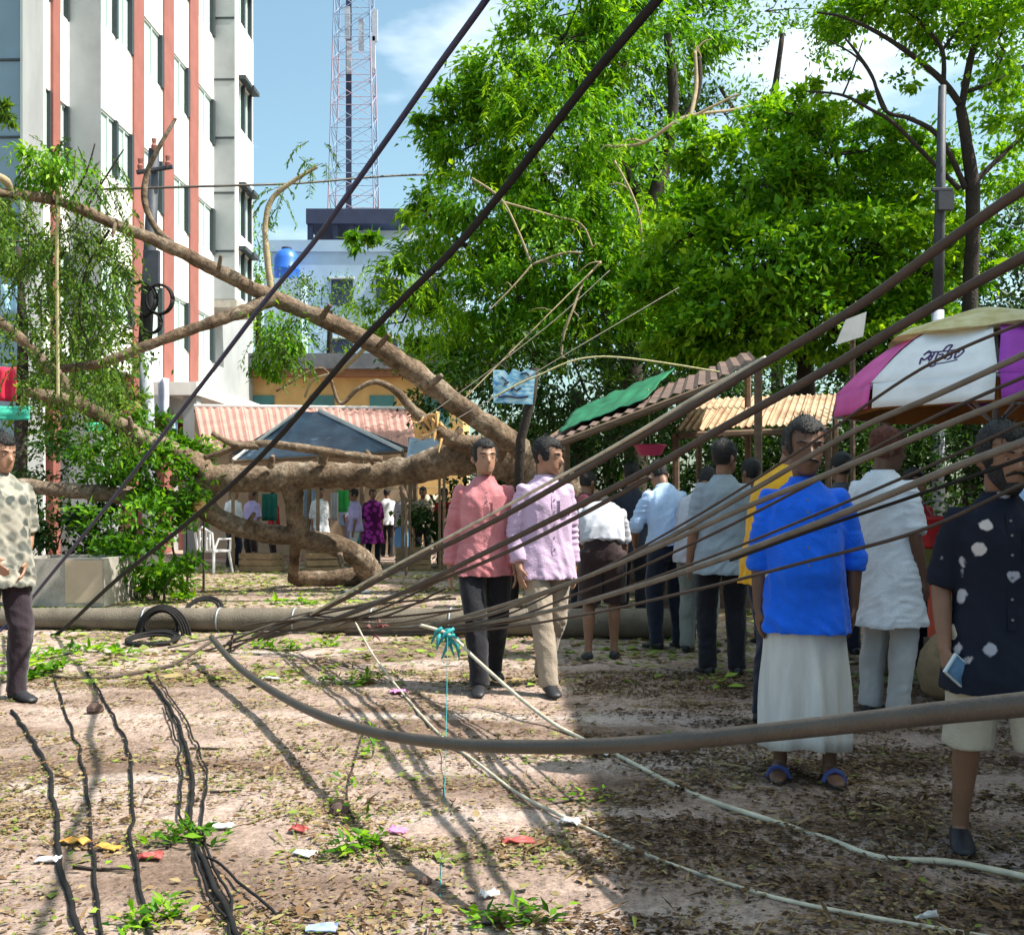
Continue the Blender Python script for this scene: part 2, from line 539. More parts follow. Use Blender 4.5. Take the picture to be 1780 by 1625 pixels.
# ------------------------------------------------------------------ ground
def ground_material():
    m, N, L, B = new_mat('sandy_ground')
    tc = N.new('ShaderNodeTexCoord')
    def nz(scale, detail=5.0, rough=0.6, stretch=None):
        n = N.new('ShaderNodeTexNoise')
        n.inputs['Scale'].default_value = scale
        n.inputs['Detail'].default_value = detail
        n.inputs['Roughness'].default_value = rough
        if stretch:
            mp = N.new('ShaderNodeMapping'); mp.inputs['Scale'].default_value = stretch
            L.new(tc.outputs['Object'], mp.inputs['Vector']); L.new(mp.outputs['Vector'], n.inputs['Vector'])
        else:
            L.new(tc.outputs['Object'], n.inputs['Vector'])
        return n
    def ramp(src, p0, c0, p1, c1):
        r = N.new('ShaderNodeValToRGB')
        r.color_ramp.elements[0].position, r.color_ramp.elements[1].position = p0, p1
        r.color_ramp.elements[0].color, r.color_ramp.elements[1].color = (*c0, 1), (*c1, 1)
        L.new(src, r.inputs['Fac']); return r
    def mix(f, a, b, mode='MIX'):
        x = N.new('ShaderNodeMixRGB'); x.blend_type = mode
        if isinstance(f, float): x.inputs['Fac'].default_value = f
        else: L.new(f, x.inputs['Fac'])
        L.new(a, x.inputs['Color1']); L.new(b, x.inputs['Color2']); return x
    big = ramp(nz(0.55, 4, 0.55, (1, 1.6, 1)).outputs['Fac'], 0.40, (0.22, 0.155, 0.12), 0.58, (0.50, 0.385, 0.33))
    cem = ramp(nz(1.1, 3, 0.5, (0.6, 2.2, 1)).outputs['Fac'], 0.46, (0.48, 0.37, 0.32), 0.64, (0.58, 0.50, 0.46))
    mask = ramp(nz(0.8, 3, 0.5, (0.5, 1.8, 1)).outputs['Fac'], 0.50, (0, 0, 0), 0.62, (1, 1, 1))
    a = mix(mask.outputs['Color'], big.outputs['Color'], cem.outputs['Color'])
    fine = ramp(nz(28, 6, 0.7).outputs['Fac'], 0.32, (0.55, 0.52, 0.5), 0.62, (1.08, 1.06, 1.04))
    b = mix(0.85, a.outputs['Color'], fine.outputs['Color'], 'MULTIPLY')
    spk = ramp(nz(85, 3, 0.6).outputs['Fac'], 0.34, (0.42, 0.34, 0.26), 0.46, (1, 1, 1))
    c = mix(0.7, b.outputs['Color'], spk.outputs['Color'], 'MULTIPLY')
    L.new(c.outputs['Color'], B.inputs['Base Color'])
    B.inputs['Roughness'].default_value = 0.95
    B.inputs['Specular IOR Level'].default_value = 0.15
    bp = N.new('ShaderNodeBump'); bp.inputs['Strength'].default_value = 0.7; bp.inputs['Distance'].default_value = 0.03
    h = nz(34, 8, 0.7)
    L.new(h.outputs['Fac'], bp.inputs['Height'])
    b2 = N.new('ShaderNodeBump'); b2.inputs['Strength'].default_value = 0.8; b2.inputs['Distance'].default_value = 0.07
    L.new(nz(7.5, 3, 0.5).outputs['Fac'], b2.inputs['Height']); L.new(bp.outputs['Normal'], b2.inputs['Normal'])
    L.new(b2.outputs['Normal'], B.inputs['Normal'])
    return m

def ground_z(x, y):
    if y < -2 or y > 24 or abs(x) > 14: return 0.0
    fade = min(1, (24 - y) / 6, (14 - abs(x)) / 4, (y + 2) / 2)
    return fade * (0.018 * noise.noise((x * 0.9, y * 0.9, 0)) + 0.016 * noise.noise((x * 3.1, y * 3.1, 5)) + 0.008 * noise.noise((x * 7.5, y * 7.5, 9)))

gx = sorted(set([-600, -300, -150, -80, -45, -28, -20] + [round(-14 + 0.16 * i, 3) for i in range(176)] + [20, 28, 45, 80, 150, 300, 600]))
gy = sorted(set([-80, -40, -20, -10, -5] + [round(-2 + 0.13 * i, 3) for i in range(110)] + [round(12.5 + 0.3 * i, 3) for i in range(40)] + [28, 34, 45, 65, 100, 160, 300, 700, 1400]))
gv = [(x, y, ground_z(x, y)) for y in gy for x in gx]
W_ = len(gx)
gf = [(j * W_ + i, j * W_ + i + 1, (j + 1) * W_ + i + 1, (j + 1) * W_ + i) for j in range(len(gy) - 1) for i in range(W_ - 1)]
gme = make_mesh('ground', gv, gf, ground_material(), True)
go = bpy.data.objects.new('ground', gme)
COL.objects.link(go)
tag(go, 'sandy open ground strewn with leaf litter, half in tree shade', 'ground', kind='structure')

# ------------------------------------------------------------------ white office block
TH = 50.0 / FPX
office = thing('office_building', 'tall white office block with red pilasters and ribbon windows', 'building', (-10.1, 0, 0), -TH)
def obox(name, lo, hi, m, parent=office):
    return MB().box(lo, hi).build(name, M[m], parent, local=True)
S0, S1 = 25.1, 33.8
ROWS = [7.05, 10.4, 13.75, 17.1]           # window heads; each window 1.38 tall
WH = 1.38
TOPZ = 20.6
# spandrel bands of the long face and the two side faces
def bands(o0, o1, s0, s1, zb, zt, parent=office):
    z = zb
    for t in ROWS + [None]:
        if t is None:
            obox('wall', (o0, s0, z), (o1, s1, zt), 'white_wall', parent)
        else:
            if t - WH > z + 0.02:
                obox('wall', (o0, s0, z), (o1, s1, t - WH), 'white_wall', parent)
            z = t
obox('core', (-9, S0 + 0.05, 0), (-0.42, 40, TOPZ - 0.05), 'grey_wall')
bands(-0.40, 0.0, S0 + 0.012, S1 - 0.003, 4.5, TOPZ)
PIL = [(27.03, 27.72), (29.2, 29.98), (31.36, 32.14)]
for a, b in PIL:
    obox('pilaster', (-0.38, a, 0.02), (0.05, b, TOPZ + 0.1), 'red_tile')
BAYS = [(S0 + 0.02, 26.05), (26.13, 27.02), (27.73, 29.19), (29.99, 31.35), (32.15, S1 - 0.02)]
def window_mesh(w, h):
    fr = MB()
    t = 0.05
    fr.box((0, 0, 0), (0.08, w, t)); fr.box((0, 0, h - t), (0.08, w, h))
    fr.box((0, 0, t), (0.08, t, h - t)); fr.box((0, w - t, t), (0.08, w, h - t))
    fr.box((0, w / 2 - 0.03, t), (0.082, w / 2 + 0.03, h - t))
    return make_mesh('window_frame', fr.v, fr.f, M['pale_frame'])
WM = {}
def add_window(o, s0, s1, ztop, h=WH):
    w = s1 - s0
    key = (round(w, 3), round(h, 3))
    if key not in WM:
        wb = MB().box((0, 0, 0), (0.10, 0.10 * w + 0.03, h - 0.004))      # dark strip painted in for the shaded side reveal
        pv = MB().box((0, 0.0, 0), (0.02, w / 2 - 0.08, h - 0.1))
        WM[key] = (window_mesh(w, h), make_mesh('pane', pv.v, pv.f, M['mint_glass']), make_mesh('reveal', wb.v, wb.f, M['dark_frame']))
    fm, pm, rm = WM[key]
    win = share('window', fm, office, (o, s0, ztop - h))
    share('pane', pm, win, (0.02, 0.05, 0.05))
    share('pane', pm, win, (0.02, w / 2 + 0.03, 0.05))
    share('reveal_shade', rm, win, (0.06, w - (0.10 * w + 0.03) - 0.002, 0.002))
for t in ROWS:
    for a, b in BAYS:
        add_window(-0.11, a, b, t)
# recessed bay to the left with its own pilaster, the camera-side walls painted grey for shade and the glazed front
S00 = 23.9
bands(-1.13, -0.73, S00, S0 - 0.003, 3.6, TOPZ)
obox('pilaster', (-1.1, 24.12, 0.02), (-0.66, 24.48, TOPZ + 0.1), 'red_tile')
for t in ROWS:
    add_window(-0.86, S00 + 0.03, 24.1, t)
    add_window(-0.86, 24.5, S0 - 0.02, t)
obox('side_wall', (-0.73, S0 - 0.0, 0.0), (0.003, S0 + 0.009, TOPZ + 0.02), 'grey_wall')
obox('corner_strip', (-1.2, S00 - 0.09, 0), (-0.735, S00 - 0.003, TOPZ), 'white_wall')
obox('core', (-9, S00 + 0.16, 0), (-1.14, S0 - 0.02, TOPZ - 0.06), 'grey_wall')
gp = MB().box((0, 0, 0), (1.28, 0.06, 1.64)); gpm = make_mesh('glass_panel', gp.v, gp.f, M['blue_glass'])
for i in range(5):
    for k in range(10):
        share('glass_panel', gpm, office, (-1.22 - 1.33 * (i + 1), S00, 0.9 + 1.69 * k))
for i in range(6):
    obox('mullion', (-1.27 - 1.33 * i, S00 - 0.05, 0.4), (-1.222 - 1.33 * i, S00 + 0.1, 18), 'pale_frame')
for k in range(11):
    obox('transom', (-8, S00 - 0.035, 0.85 + 1.69 * k), (-1.275, S00 + 0.09, 0.895 + 1.69 * k), 'dark_frame')
# far wing standing out over the street on its slab
obox('side_wall', (-0.38, S1, 7.65), (0.64, S1 + 0.12, TOPZ), 'grey_wall')  # grey tone paints shade onto the white wing's near wall
for z in (9.1, 10.9, 12.6, 14.4, 16.3, 18.2):
    obox('joint_strip', (0.002, S1 - 0.02, z), (0.638, S1 + 0.02, z + 0.06), 'dark_frame')
z = 7.65
for t in [9.3] + [x + 0.9 for x in ROWS[1:]]:
    obox('wall', (0.24, S1 + 0.125, z), (0.637, 36.0, t - 1.5), 'white_wall') if t - 1.5 > z else None
    z = t
    add_window(0.50, S1 + 0.5, S1 + 1.15, t, 1.5)
    add_window(0.50, S1 + 1.3, S1 + 1.95, t, 1.5)
    obox('pier', (0.24, S1 + 0.125, t - 1.5), (0.632, S1 + 0.49, t), 'white_wall')
    obox('sunshade', (0.64, S1 + 0.45, t - 0.02), (0.86, S1 + 1.2, t + 0.1), 'dark_frame')
    obox('sunshade', (0.64, S1 + 1.3, t - 0.02), (0.9, S1 + 2.0, t + 0.1), 'dark_frame')
obox('wall', (0.24, S1 + 0.125, z), (0.637, 36.0, TOPZ), 'white_wall')
obox('core', (-0.41, S1 + 0.13, 7.7), (0.235, 35.99, TOPZ - 0.1), 'grey_wall')
obox('soffit', (-0.39, S1 + 0.004, 7.4), (0.7, 36.1, 7.64), 'concrete')
obox('entrance_canopy', (-0.45, 28.0, 4.1), (1.3, 34.9, 4.44), 'white_wall')
obox('entrance_beam', (-0.44, 27.99, 3.7), (0.5, 34.5, 4.09), 'grey_wall')
for s in (28.3, 31.2, 34.2):
    obox('column', (0.85, s, 0), (1.2, s + 0.35, 4.09), 'grey_wall')
obox('wall', (-0.42, S0 + 0.06, 0), (-0.3, 34.5, 3.69), 'grey_wall')

# ------------------------------------------------------------------ ochre house, pale blue block, lattice mast
M['ochre'] = mat('ochre', (0.52, 0.33, 0.13), 0.9, 0.2, 1.2, 0.1)
M['roof_grey'] = mat('roof_grey', (0.12, 0.125, 0.14), 0.9, 0.3, 2, 0.3)
M['teal_paint'] = mat('teal_paint', (0.05, 0.16, 0.16), 0.6, 0.2, 2, 0)
M['brown_paint'] = mat('brown_paint', (0.22, 0.10, 0.05), 0.8, 0.2, 2, 0)
house = thing('ochre_house', 'low ochre plastered house with a dark flat roof behind the shed', 'house', (-6.0, 40, 0))
hb = lambda n, lo, hi, m: MB().box(lo, hi).build(n, M[m], house)
hb('wall', (-10.6, 40, 0), (-1.8, 46, 6.2), 'ochre')
hb('roof', (-11.2, 39.3, 6.2), (-1.2, 46.6, 6.75), 'roof_grey')
hb('cornice', (-10.9, 39.5, 5.95), (-1.5, 39.99, 6.198), 'brown_paint')
for i, x in enumerate((-9.6, -7.4, -5.2, -3.2)):
    w = MB().box((x, 39.93, 4.0), (x + 0.9, 40.03, 5.3)).build('window', M['teal_paint'], house)
    MB().box((x - 0.08, 39.9, 3.9), (x + 0.98, 39.99, 3.995)).build('sill', M['brown_paint'], w)

M['pale_blue_wall'] = mat('pale_blue_wall', (0.33, 0.45, 0.58), 0.85, 0.12, 0.4, 0.05)
M['pale_wall'] = mat('pale_wall', (0.55, 0.60, 0.60), 0.85, 0.1, 0.4, 0.05)
M['navy'] = mat('navy', (0.03, 0.04, 0.085), 0.7, 0.2, 1, 0)
M['tank_blue'] = mat('tank_blue', (0.03, 0.14, 0.55), 0.4, 0.15, 2, 0)
bb = thing('blue_block', 'pale blue block with a navy rooftop frame under the mast', 'building', (-10.5, 66, 0))
b_ = lambda n, lo, hi, m, p=bb: MB().box(lo, hi).build(n, M[m], p)
b_('wall', (-14.6, 66, 0), (-3.0, 78, 16.6), 'pale_blue_wall')
b_('parapet', (-14.7, 65.9, 16.6), (-2.9, 66.15, 17.3), 'pale_blue_wall')
b_('penthouse_wall', (-9.9, 68, 16.61), (-4.6, 76, 18.4), 'pale_wall')
b_('roof_frame', (-12.5, 66.3, 18.4), (-6.4, 76, 19.3), 'navy')
for x in (-12.45, -10.9, -9.95):
    b_('column', (x, 66.5, 16.6), (x + 0.32, 66.82, 18.39), 'navy')
for k in range(4):
    for i in range(4):
        x = -13.6 + 2.7 * i
        w = b_('window', (x, 65.93, 2.6 + 3.6 * k), (x + 1.3, 66.04, 4.1 + 3.6 * k), 'navy')
        MB().box((x - 0.1, 65.7, 4.15 + 3.6 * k), (x + 1.4, 65.99, 4.25 + 3.6 * k)).build('sunshade', M['pale_wall'], w)
tk = thing('water_tank', 'round blue plastic water tank left of the rooftop frame', 'water tank', (-13.4, 64, 14.4))
v, f = loft([[Vector((-13.4 + r * math.cos(a), 65 + r * math.sin(a), z)) for a in [i * math.pi / 10 for i in range(20)]]
             for z, r in ((14.60, 0.70), (14.80, 0.74), (15.20, 0.74), (15.25, 0.78), (15.35, 0.78), (15.40, 0.74), (15.90, 0.74), (16.30, 0.58), (16.5, 0.3))])
obj('barrel', v, f, M['tank_blue'], tk, smooth=True)
v, f = loft([[Vector((-13.4 + 0.3 * math.cos(a), 65 + 0.3 * math.sin(a), z)) for a in [i * math.pi / 6 for i in range(12)]] for z in (16.48, 16.62)])
obj('lid', v, f, M['navy'], tk)
MB().box((-14.5, 63.9, 0), (-12.3, 65.9, 14.59)).build('stand', M['pale_blue_wall'], tk)

def mast_mat():
    m, N, L, B = new_mat('mast_paint')
    tc = N.new('ShaderNodeTexCoord'); sp = N.new('ShaderNodeSeparateXYZ'); L.new(tc.outputs['Object'], sp.inputs[0])
    mt = N.new('ShaderNodeMath'); mt.operation = 'PINGPONG'; mt.inputs[1].default_value = 4.5; L.new(sp.outputs['Z'], mt.inputs[0])
    rp = N.new('ShaderNodeValToRGB'); rp.color_ramp.interpolation = 'CONSTANT'
    dv = N.new('ShaderNodeMath'); dv.operation = 'DIVIDE'; dv.inputs[1].default_value = 4.5; L.new(mt.outputs[0], dv.inputs[0])
    rp.color_ramp.elements[0].color = (0.34, 0.27, 0.34, 1)
    rp.color_ramp.elements[1].position = 0.5; rp.color_ramp.elements[1].color = (0.22, 0.29, 0.43, 1)
    L.new(dv.outputs[0], rp.inputs['Fac']); L.new(rp.outputs['Color'], B.inputs['Base Color'])
    B.inputs['Roughness'].default_value = 0.6
    return m
M['mast'] = mast_mat()
mx, my, z0, z1 = -10.1, 70.0, 19.3, 38.0
mast = thing('lattice_mast', 'red and white lattice telecom mast above the pale blue block', 'mast', (mx, my, z0))
def half(z): return 1.45 - 0.45 * (z - z0) / (z1 - z0)
def corner(z, k):
    h = half(z); sx, sy = [(-1, -1), (1, -1), (1, 1), (-1, 1)][k]
    return Vector((mx + sx * h, my + sy * h, z))
for k in range(4):
    MB().bar(corner(z0, k), corner(z1, k), 0.05, 5).build('leg', M['mast'], mast)
nb = 13
for i in range(nb):
    za, zb = z0 + (z1 - z0) * i / nb, z0 + (z1 - z0) * (i + 1) / nb
    for k in range(4):
        k2 = (k + 1) % 4
        MB().bar(corner(za, k), corner(zb, k2), 0.02, 4).build('brace', M['mast'], mast)
        MB().bar(corner(za, k2), corner(zb, k), 0.02, 4).build('brace', M['mast'], mast)
        MB().bar(corner(zb, k), corner(zb, k2), 0.025, 4).build('rail', M['mast'], mast)
MB().box((mx - 0.45, my - 0.6, z0), (mx - 0.1, my - 0.45, z1)).build('cable_ladder', M['navy'], mast)
for (px, py) in ((604, 40), (652, 45), (607, 100), (648, 92), (628, 60)):
    c = P(px, py, 69.0)
    a = MB().box((c.x - 0.16, 68.9, c.z - 1.0), (c.x + 0.16, 69.15, c.z + 1.0)).build('antenna', M['pole_pale'], mast)
    MB().bar((c.x, 69.15, c.z), (c.x, 69.9, c.z), 0.05, 5).build('bracket', M['pole_dark'], a)

# ------------------------------------------------------------------ shed and awnings behind the fallen tree
M['pink_tin'] = mat('pink_tin', (0.40, 0.215, 0.18), 0.8, 0.2, 1.6, 0.1)
M['post_wood'] = mat('post_wood', (0.20, 0.14, 0.09), 0.9, 0.25, 5, 0.3)
M['beige_wall'] = mat('beige_wall', (0.46, 0.36, 0.26), 0.9, 0.2, 1.5, 0.1)
M['navy_tarp'] = mat('navy_tarp', (0.045, 0.07, 0.13), 0.45, 0.4, 1.8, 0.2, 12, col2=(0.10, 0.17, 0.24))
M['pale_tarp'] = mat('pale_tarp', (0.40, 0.50, 0.62), 0.6, 0.2, 2, 0.2, 12)
M['white_trim'] = mat('white_trim', (0.62, 0.62, 0.60), 0.7, 0.15, 3, 0)
shed = thing('tin_shed', 'market shed under a faded pink corrugated tin roof', 'shed', (-5.3, 27, 0))
rl, rr = P(338, 708, 28.0), P(712, 712, 28.0)
el, er = P(352, 778, 24.5), P(722, 778, 24.5)
NS = 9
for i in range(NS):
    u0, u1 = i / NS, (i + 1.04) / NS
    off = 0.012 * (i % 2)
    up = Vector((0, 0, off))
    v, f = grid_sheet(el.lerp(er, u0) + up, el.lerp(er, u1) + up, rl.lerp(rr, u1) + up, rl.lerp(rr, u0) + up, 14, 2,
                      lambda u, w: 0.022 * math.sin(u * math.pi * 7), 0.006)
    obj('roof_sheet', v, f, M['pink_tin'], shed, smooth=False)
MB().bar(rl + Vector((0, 0, 0.03)), rr + Vector((0, 0, 0.03)), 0.05, 6).build('ridge_cap', M['white_trim'], shed)
MB().bar(el - Vector((0, 0, .06)), er - Vector((0, 0, .06)), 0.05, 6).build('eave_beam', M['post_wood'], shed)
MB().bar(rl - Vector((0, 0, .09)), rr - Vector((0, 0, .09)), 0.05, 6).build('ridge_beam', M['post_wood'], shed)
for i in range(5):
    p = el.lerp(er, i / 4)
    MB().bar((p.x, p.y, -0.02), (p.x, p.y, p.z - 0.05), 0.055, 6).build('post', M['post_wood'], shed)
MB().box((rl.x, 28.0, 0), (rr.x, 28.12, rl.z - 0.15)).build('back_wall', M['beige_wall'], shed)

tent = thing('tarp_awning', 'dark blue plastic tarp awning with pale edges in front of the tin shed', 'awning', (-4.0, 21.5, 0))
a0, a1 = P(405, 802, 21.0), P(700, 786, 21.0)
r0, r1 = P(520, 716, 22.5), P(555, 716, 22.5)
sag = lambda u, w: -0.08 * math.sin(u * math.pi) * math.sin(w * math.pi) + 0.03 * noise.noise((u * 6, w * 6, 1))
v, f = grid_sheet(a0, a1, r1, r0, 16, 10, sag, 0.008); obj('tarp', v, f, M['navy_tarp'], tent, smooth=True)
b0, b1 = P(400, 790, 23.8), P(715, 780, 23.8)
v, f = grid_sheet(b0, b1, r1, r0, 12, 6, lambda u, w: -sag(u, w), 0.008); obj('tarp', v, f, M['navy_tarp'], tent, smooth=True)
MB().bar(r1 + Vector((0, 0, .03)), a1 + Vector((0, 0, .03)), 0.045, 6).build('edge_rod', M['white_trim'], tent)
MB().bar(r0 + Vector((0, 0, .03)), a0 + Vector((0, 0, .03)), 0.035, 6).build('edge_rod', M['white_trim'], tent)
MB().bar(a0, a1, 0.03, 6).build('edge_rod', M['wood_old'], tent)
for p in (a0, a1, a0.lerp(a1, 0.5), b0, b1):
    MB().bar((p.x, p.y, -0.02), p, 0.035, 6).build('post', M['post_wood'], tent)
aw = thing('awning', 'pale blue cloth awning at the right end of the tarp, above the crowd', 'awning', (-1.6, 20, 0))
c = [P(706, 800, 19.6), P(772, 800, 19.6), P(764, 757, 21), P(712, 760, 21)]
v, f = grid_sheet(*c, 8, 6, lambda u, w: -0.05 * math.sin(u * math.pi) + 0.015 * noise.noise((u * 8, w * 8, 3)), 0.008)
obj('cloth', v, f, M['pale_tarp'], aw, smooth=True)
for p in c:
    MB().bar((p.x, p.y, -0.02), p, 0.025, 6).build('post', M['post_wood'], aw)

# ------------------------------------------------------------------ stalls on the right
M['tan_sheet'] = mat('tan_sheet', (0.30, 0.15, 0.085), 0.85, 0.3, 3, 0.3, 25, col2=(0.58, 0.43, 0.27))
M['rust_tin'] = mat('rust_tin', (0.13, 0.085, 0.07), 0.8, 0.35, 3, 0.3)
M['green_tarp'] = mat('green_tarp', (0.02, 0.15, 0.075), 0.5, 0.35, 3, 0.3, 16)
stall = thing('leaning_stall', 'stall with a tilted rusty tin roof partly under a green tarp', 'stall', (1.0, 11.5, 0))
c = [P(938, 776, 11.2), P(1318, 632, 10.6), P(1300, 612, 13.4), P(985, 742, 13.6)]
for i in range(6):
    u0, u1 = i / 6, (i + 1.03) / 6
    lp = lambda A, B, u: A.lerp(B, u)
    v, f = grid_sheet(lp(c[0], c[1], u0), lp(c[0], c[1], u1), lp(c[3], c[2], u1), lp(c[3], c[2], u0), 12, 2,
                      lambda u, w: 0.014 * math.sin(u * math.pi * 6) + 0.008 * (i % 2), 0.006)
    obj('roof_sheet', v, f, M['rust_tin'], stall)
MB().bar(c[0] - Vector((0, 0, .05)), c[1] - Vector((0, 0, .05)), 0.04, 6).build('beam', M['wood_old'], stall)
MB().bar(c[3] - Vector((0, 0, .06)), c[2] - Vector((0, 0, .06)), 0.04, 6).build('beam', M['wood_old'], stall)
MB().bar(c[0], c[3], 0.035, 6).build('beam', M['wood_old'], stall)
u = Vector((0, 0, 0.045))
tc_ = [c[0].lerp(c[1], 0.10) + u + Vector((0, .5, .06)), c[0].lerp(c[1], 0.52) + u + Vector((0, .5, .06)), c[3].lerp(c[2], 0.60) + u * 4, c[3].lerp(c[2], 0.05) + u * 4]
v, f = grid_sheet(*tc_, 22, 12, lambda u, w: 0.035 * noise.noise((u * 9, w * 5, 7)), 0.006)
obj('tarp', v, f, M['green_tarp'], stall, smooth=True)
for p in c:
    MB().bar((p.x, p.y, -0.02), p - Vector((0, 0, .05)), 0.04, 6).build('post', M['wood_old'], stall)
stall2 = thing('tin_stall', 'low stall with patched tan roof sheets catching the sun', 'stall', (2.4, 12.5, 0))
c = [P(1175, 748, 12.2), P(1440, 738, 12.2), P(1452, 686, 14.2), P(1215, 694, 14.2)]
for i in range(5):
    u0, u1 = i / 5, (i + 1.05) / 5
    d_ = Vector((0, 0, 0.014 * (i % 2) + random.uniform(-.01, .02)))
    v, f = grid_sheet(c[0].lerp(c[1], u0) + d_, c[0].lerp(c[1], u1) + d_, c[3].lerp(c[2], u1) + d_, c[3].lerp(c[2], u0) + d_, 14, 3,
                      lambda u, w: 0.016 * math.sin(u * math.pi * 9) + 0.01 * noise.noise((u * 3 + i, w * 3, 2)), 0.006)
    obj('roof_sheet', v, f, M['tan_sheet'], stall2)
MB().bar(c[0] - Vector((0, 0, .06)), c[1] - Vector((0, 0, .06)), 0.04, 6).build('beam', M['wood_old'], stall2)
for p in c:
    MB().bar((p.x, p.y, -0.02), p - Vector((0, 0, .04)), 0.04, 6).build('post', M['wood_old'], stall2)
MB().box((c[0].x, 13.4, 0), (c[1].x, 13.46, 0.95)).build('counter_front', M['wood_old'], stall2)
MB().box((c[0].x - .05, 12.9, 0.955), (c[1].x + .05, 13.5, 1.0)).build('counter_top', M['wood_old'], stall2)

# building added unseen right of the open ground to throw the shade
shade = thing('shade_building', 'plain two storey concrete building added past the right edge to cast shade', 'building', (7.6, 2.5, 0))
sb = lambda n, lo, hi, m: MB().box(lo, hi).build(n, M[m], shade)
sb('wall', (5.9, -7, 0), (9.6, 10.6, 7.0), 'grey_wall')
sb('roof', (5.6, -7.3, 7.0), (9.9, 10.9, 7.2), 'concrete')
sb('parapet', (5.7, -7.2, 7.2), (5.9, 10.8, 7.5), 'grey_wall')
for y in (-4, -0.5, 3, 6.5):
    for z in (1.0, 4.4):
        w = sb('window', (5.85, y, z), (5.95, y + 1.3, z + 1.3), 'dark_frame')

# ------------------------------------------------------------------ trees
def px_tube(mb, pts, seg=10, rough=0.12, n=6, rs=3.0):
    "pts: (px, py, distance, width in px)"
    p = [P(a, b, d) for a, b, d, w in pts]
    r = [w / 2 * d / FPX for a, b, d, w in pts]
    q, rr = spline(p, n, r)
    mb.tube(q, rr, seg, rough=rough, rs=rs)

def px_clump(px, py, d, rx, ry, rd=None, w=1.0):
    s = d / FPX
    return (P(px, py, d), rx * s, rd if rd else rx * s, ry * s, w)

def tree(name, label, base, trunk, clumps, per, lm, leaf, bark='bark_dark', sub=16, spread=0.26, droop=0.35, twigs=0.35, group=None, shell=0.55, tone=0.0):
    t = thing(name, label, 'tree', base, 0, group)
    tb = MB()
    for tr in trunk:
        px_tube(tb, tr, 9, 0.15)
    tb.build('trunk', M[bark], t, smooth=True)
    C, D, Nn, T, ends = clump_leaves(clumps, per, sub, spread, droop, shell)
    if tone: T = np.clip(T + tone, 0, 1)
    n = len(C)
    leaf_obj('crown', C, D, Nn, leaf[0] * np.clip(RNG.lognormal(0, .32, n), .4, 2.0), leaf[1] * np.clip(RNG.lognormal(0, .32, n), .4, 2.0), lm, t, T)
    br = MB()
    for c, e in ends:
        if RNG.random() < twigs:
            c = Vector(c); e = Vector(e)
            m = c.lerp(e, 0.5) + Vector(RNG.normal(0, 0.12, 3))
            br.tube([c, m, e], [0.022, 0.014, 0.006], 4)
    if br.v:
        br.build('branches', M[bark], t)['kind'] = 'stuff'
    return t

# feathery tree in the middle
D1 = 22.0
cl = [px_clump(*a) for a in (
    (900, 140, D1, 95, 60, 1.3, .9), (980, 70, D1, 110, 70, 1.5, 1), (1090, 110, D1 + 1, 120, 100, 1.6, 1.2), (830, 250, D1, 95, 70, 1.2, 1),
    (960, 240, D1 - .5, 120, 90, 1.6, 1.3), (1080, 300, D1, 120, 100, 1.5, 1.2), (850, 390, D1 - .5, 130, 90, 1.5, 1.4), (990, 430, D1 - 1, 130, 90, 1.5, 1.4),
    (1120, 450, D1 - 1, 100, 90, 1.3, 1), (890, 520, D1 - 1, 120, 70, 1.4, 1.1), (1030, 560, D1 - 1.5, 140, 80, 1.5, 1.2), (740, 480, D1 + 1, 80, 60, 1, .7),
    (720, 360, D1 + 1, 50, 30, .6, .25), (700, 560, D1 + 1, 70, 55, 1, .6), (800, 600, D1, 90, 60, 1.2, .8), (1010, 20, D1, 110, 40, 1.3, .6),
    (740, 225, D1, 40, 20, .5, .12), (640, 430, D1 + 2, 40, 26, .6, .2), (1180, 60, D1 + 2, 90, 80, 1.2, .8), (790, 180, D1, 50, 40, .7, .3))]
t1 = tree('feathery_tree', 'tall feathery light green tree left of the bushy tree, branches hanging broken', P(1105, 940, D1) * 1.0, [
    [(1100, 950, D1, 46), (1105, 800, D1, 42), (1100, 640, D1, 38), (1095, 500, D1, 34), (1120, 400, D1, 30), (1150, 300, D1, 26), (1170, 180, D1, 20), (1160, 60, D1, 14)],
    [(1098, 520, D1, 24), (1060, 470, D1, 22), (1000, 400, D1, 16), (940, 300, D1, 12), (900, 180, D1, 8)],
    [(1130, 380, D1, 18), (1080, 280, D1, 14), (1010, 150, D1, 10), (980, 60, D1, 7)],
    [(1098, 600, D1, 20), (1000, 560, D1, 16), (900, 500, D1, 12), (800, 420, D1, 8), (730, 360, D1, 5)],
    [(1160, 250, D1, 14), (1210, 170, D1, 12), (1215, 100, D1, 9)]],
    cl, 2900, LEAF_BRIGHT, (0.17, 0.062), sub=22, spread=0.165, droop=0.8, tone=0.0)
# hanging sprays over it
ss, dd = [], []
for (px, py, rx, ry, n) in ((960, 420, 170, 130, 90), (1010, 200, 110, 120, 60), (900, 560, 150, 60, 50), (700, 500, 90, 70, 40), (1080, 330, 90, 120, 40), (930, 120, 90, 60, 30), (1060, 560, 120, 60, 40)):
    for i in range(n):
        ss.append(P(px + RNG.uniform(-rx, rx), py + RNG.uniform(-ry, ry), D1 - 1.7 + RNG.uniform(-.5, .6)))
        dd.append((RNG.normal(), -0.3 + RNG.normal() * .4, RNG.normal() * .4 - .4))
C, D, Nn, T, Ll, Ww, st = spray_leaves(ss, dd, 0.75, 12, 0.14, 0.032, 1.6)
leaf_obj('crown_sprays', C, D, Nn, Ll, Ww, LEAF_BRIGHT, t1, np.clip(T + .15, 0, 1))

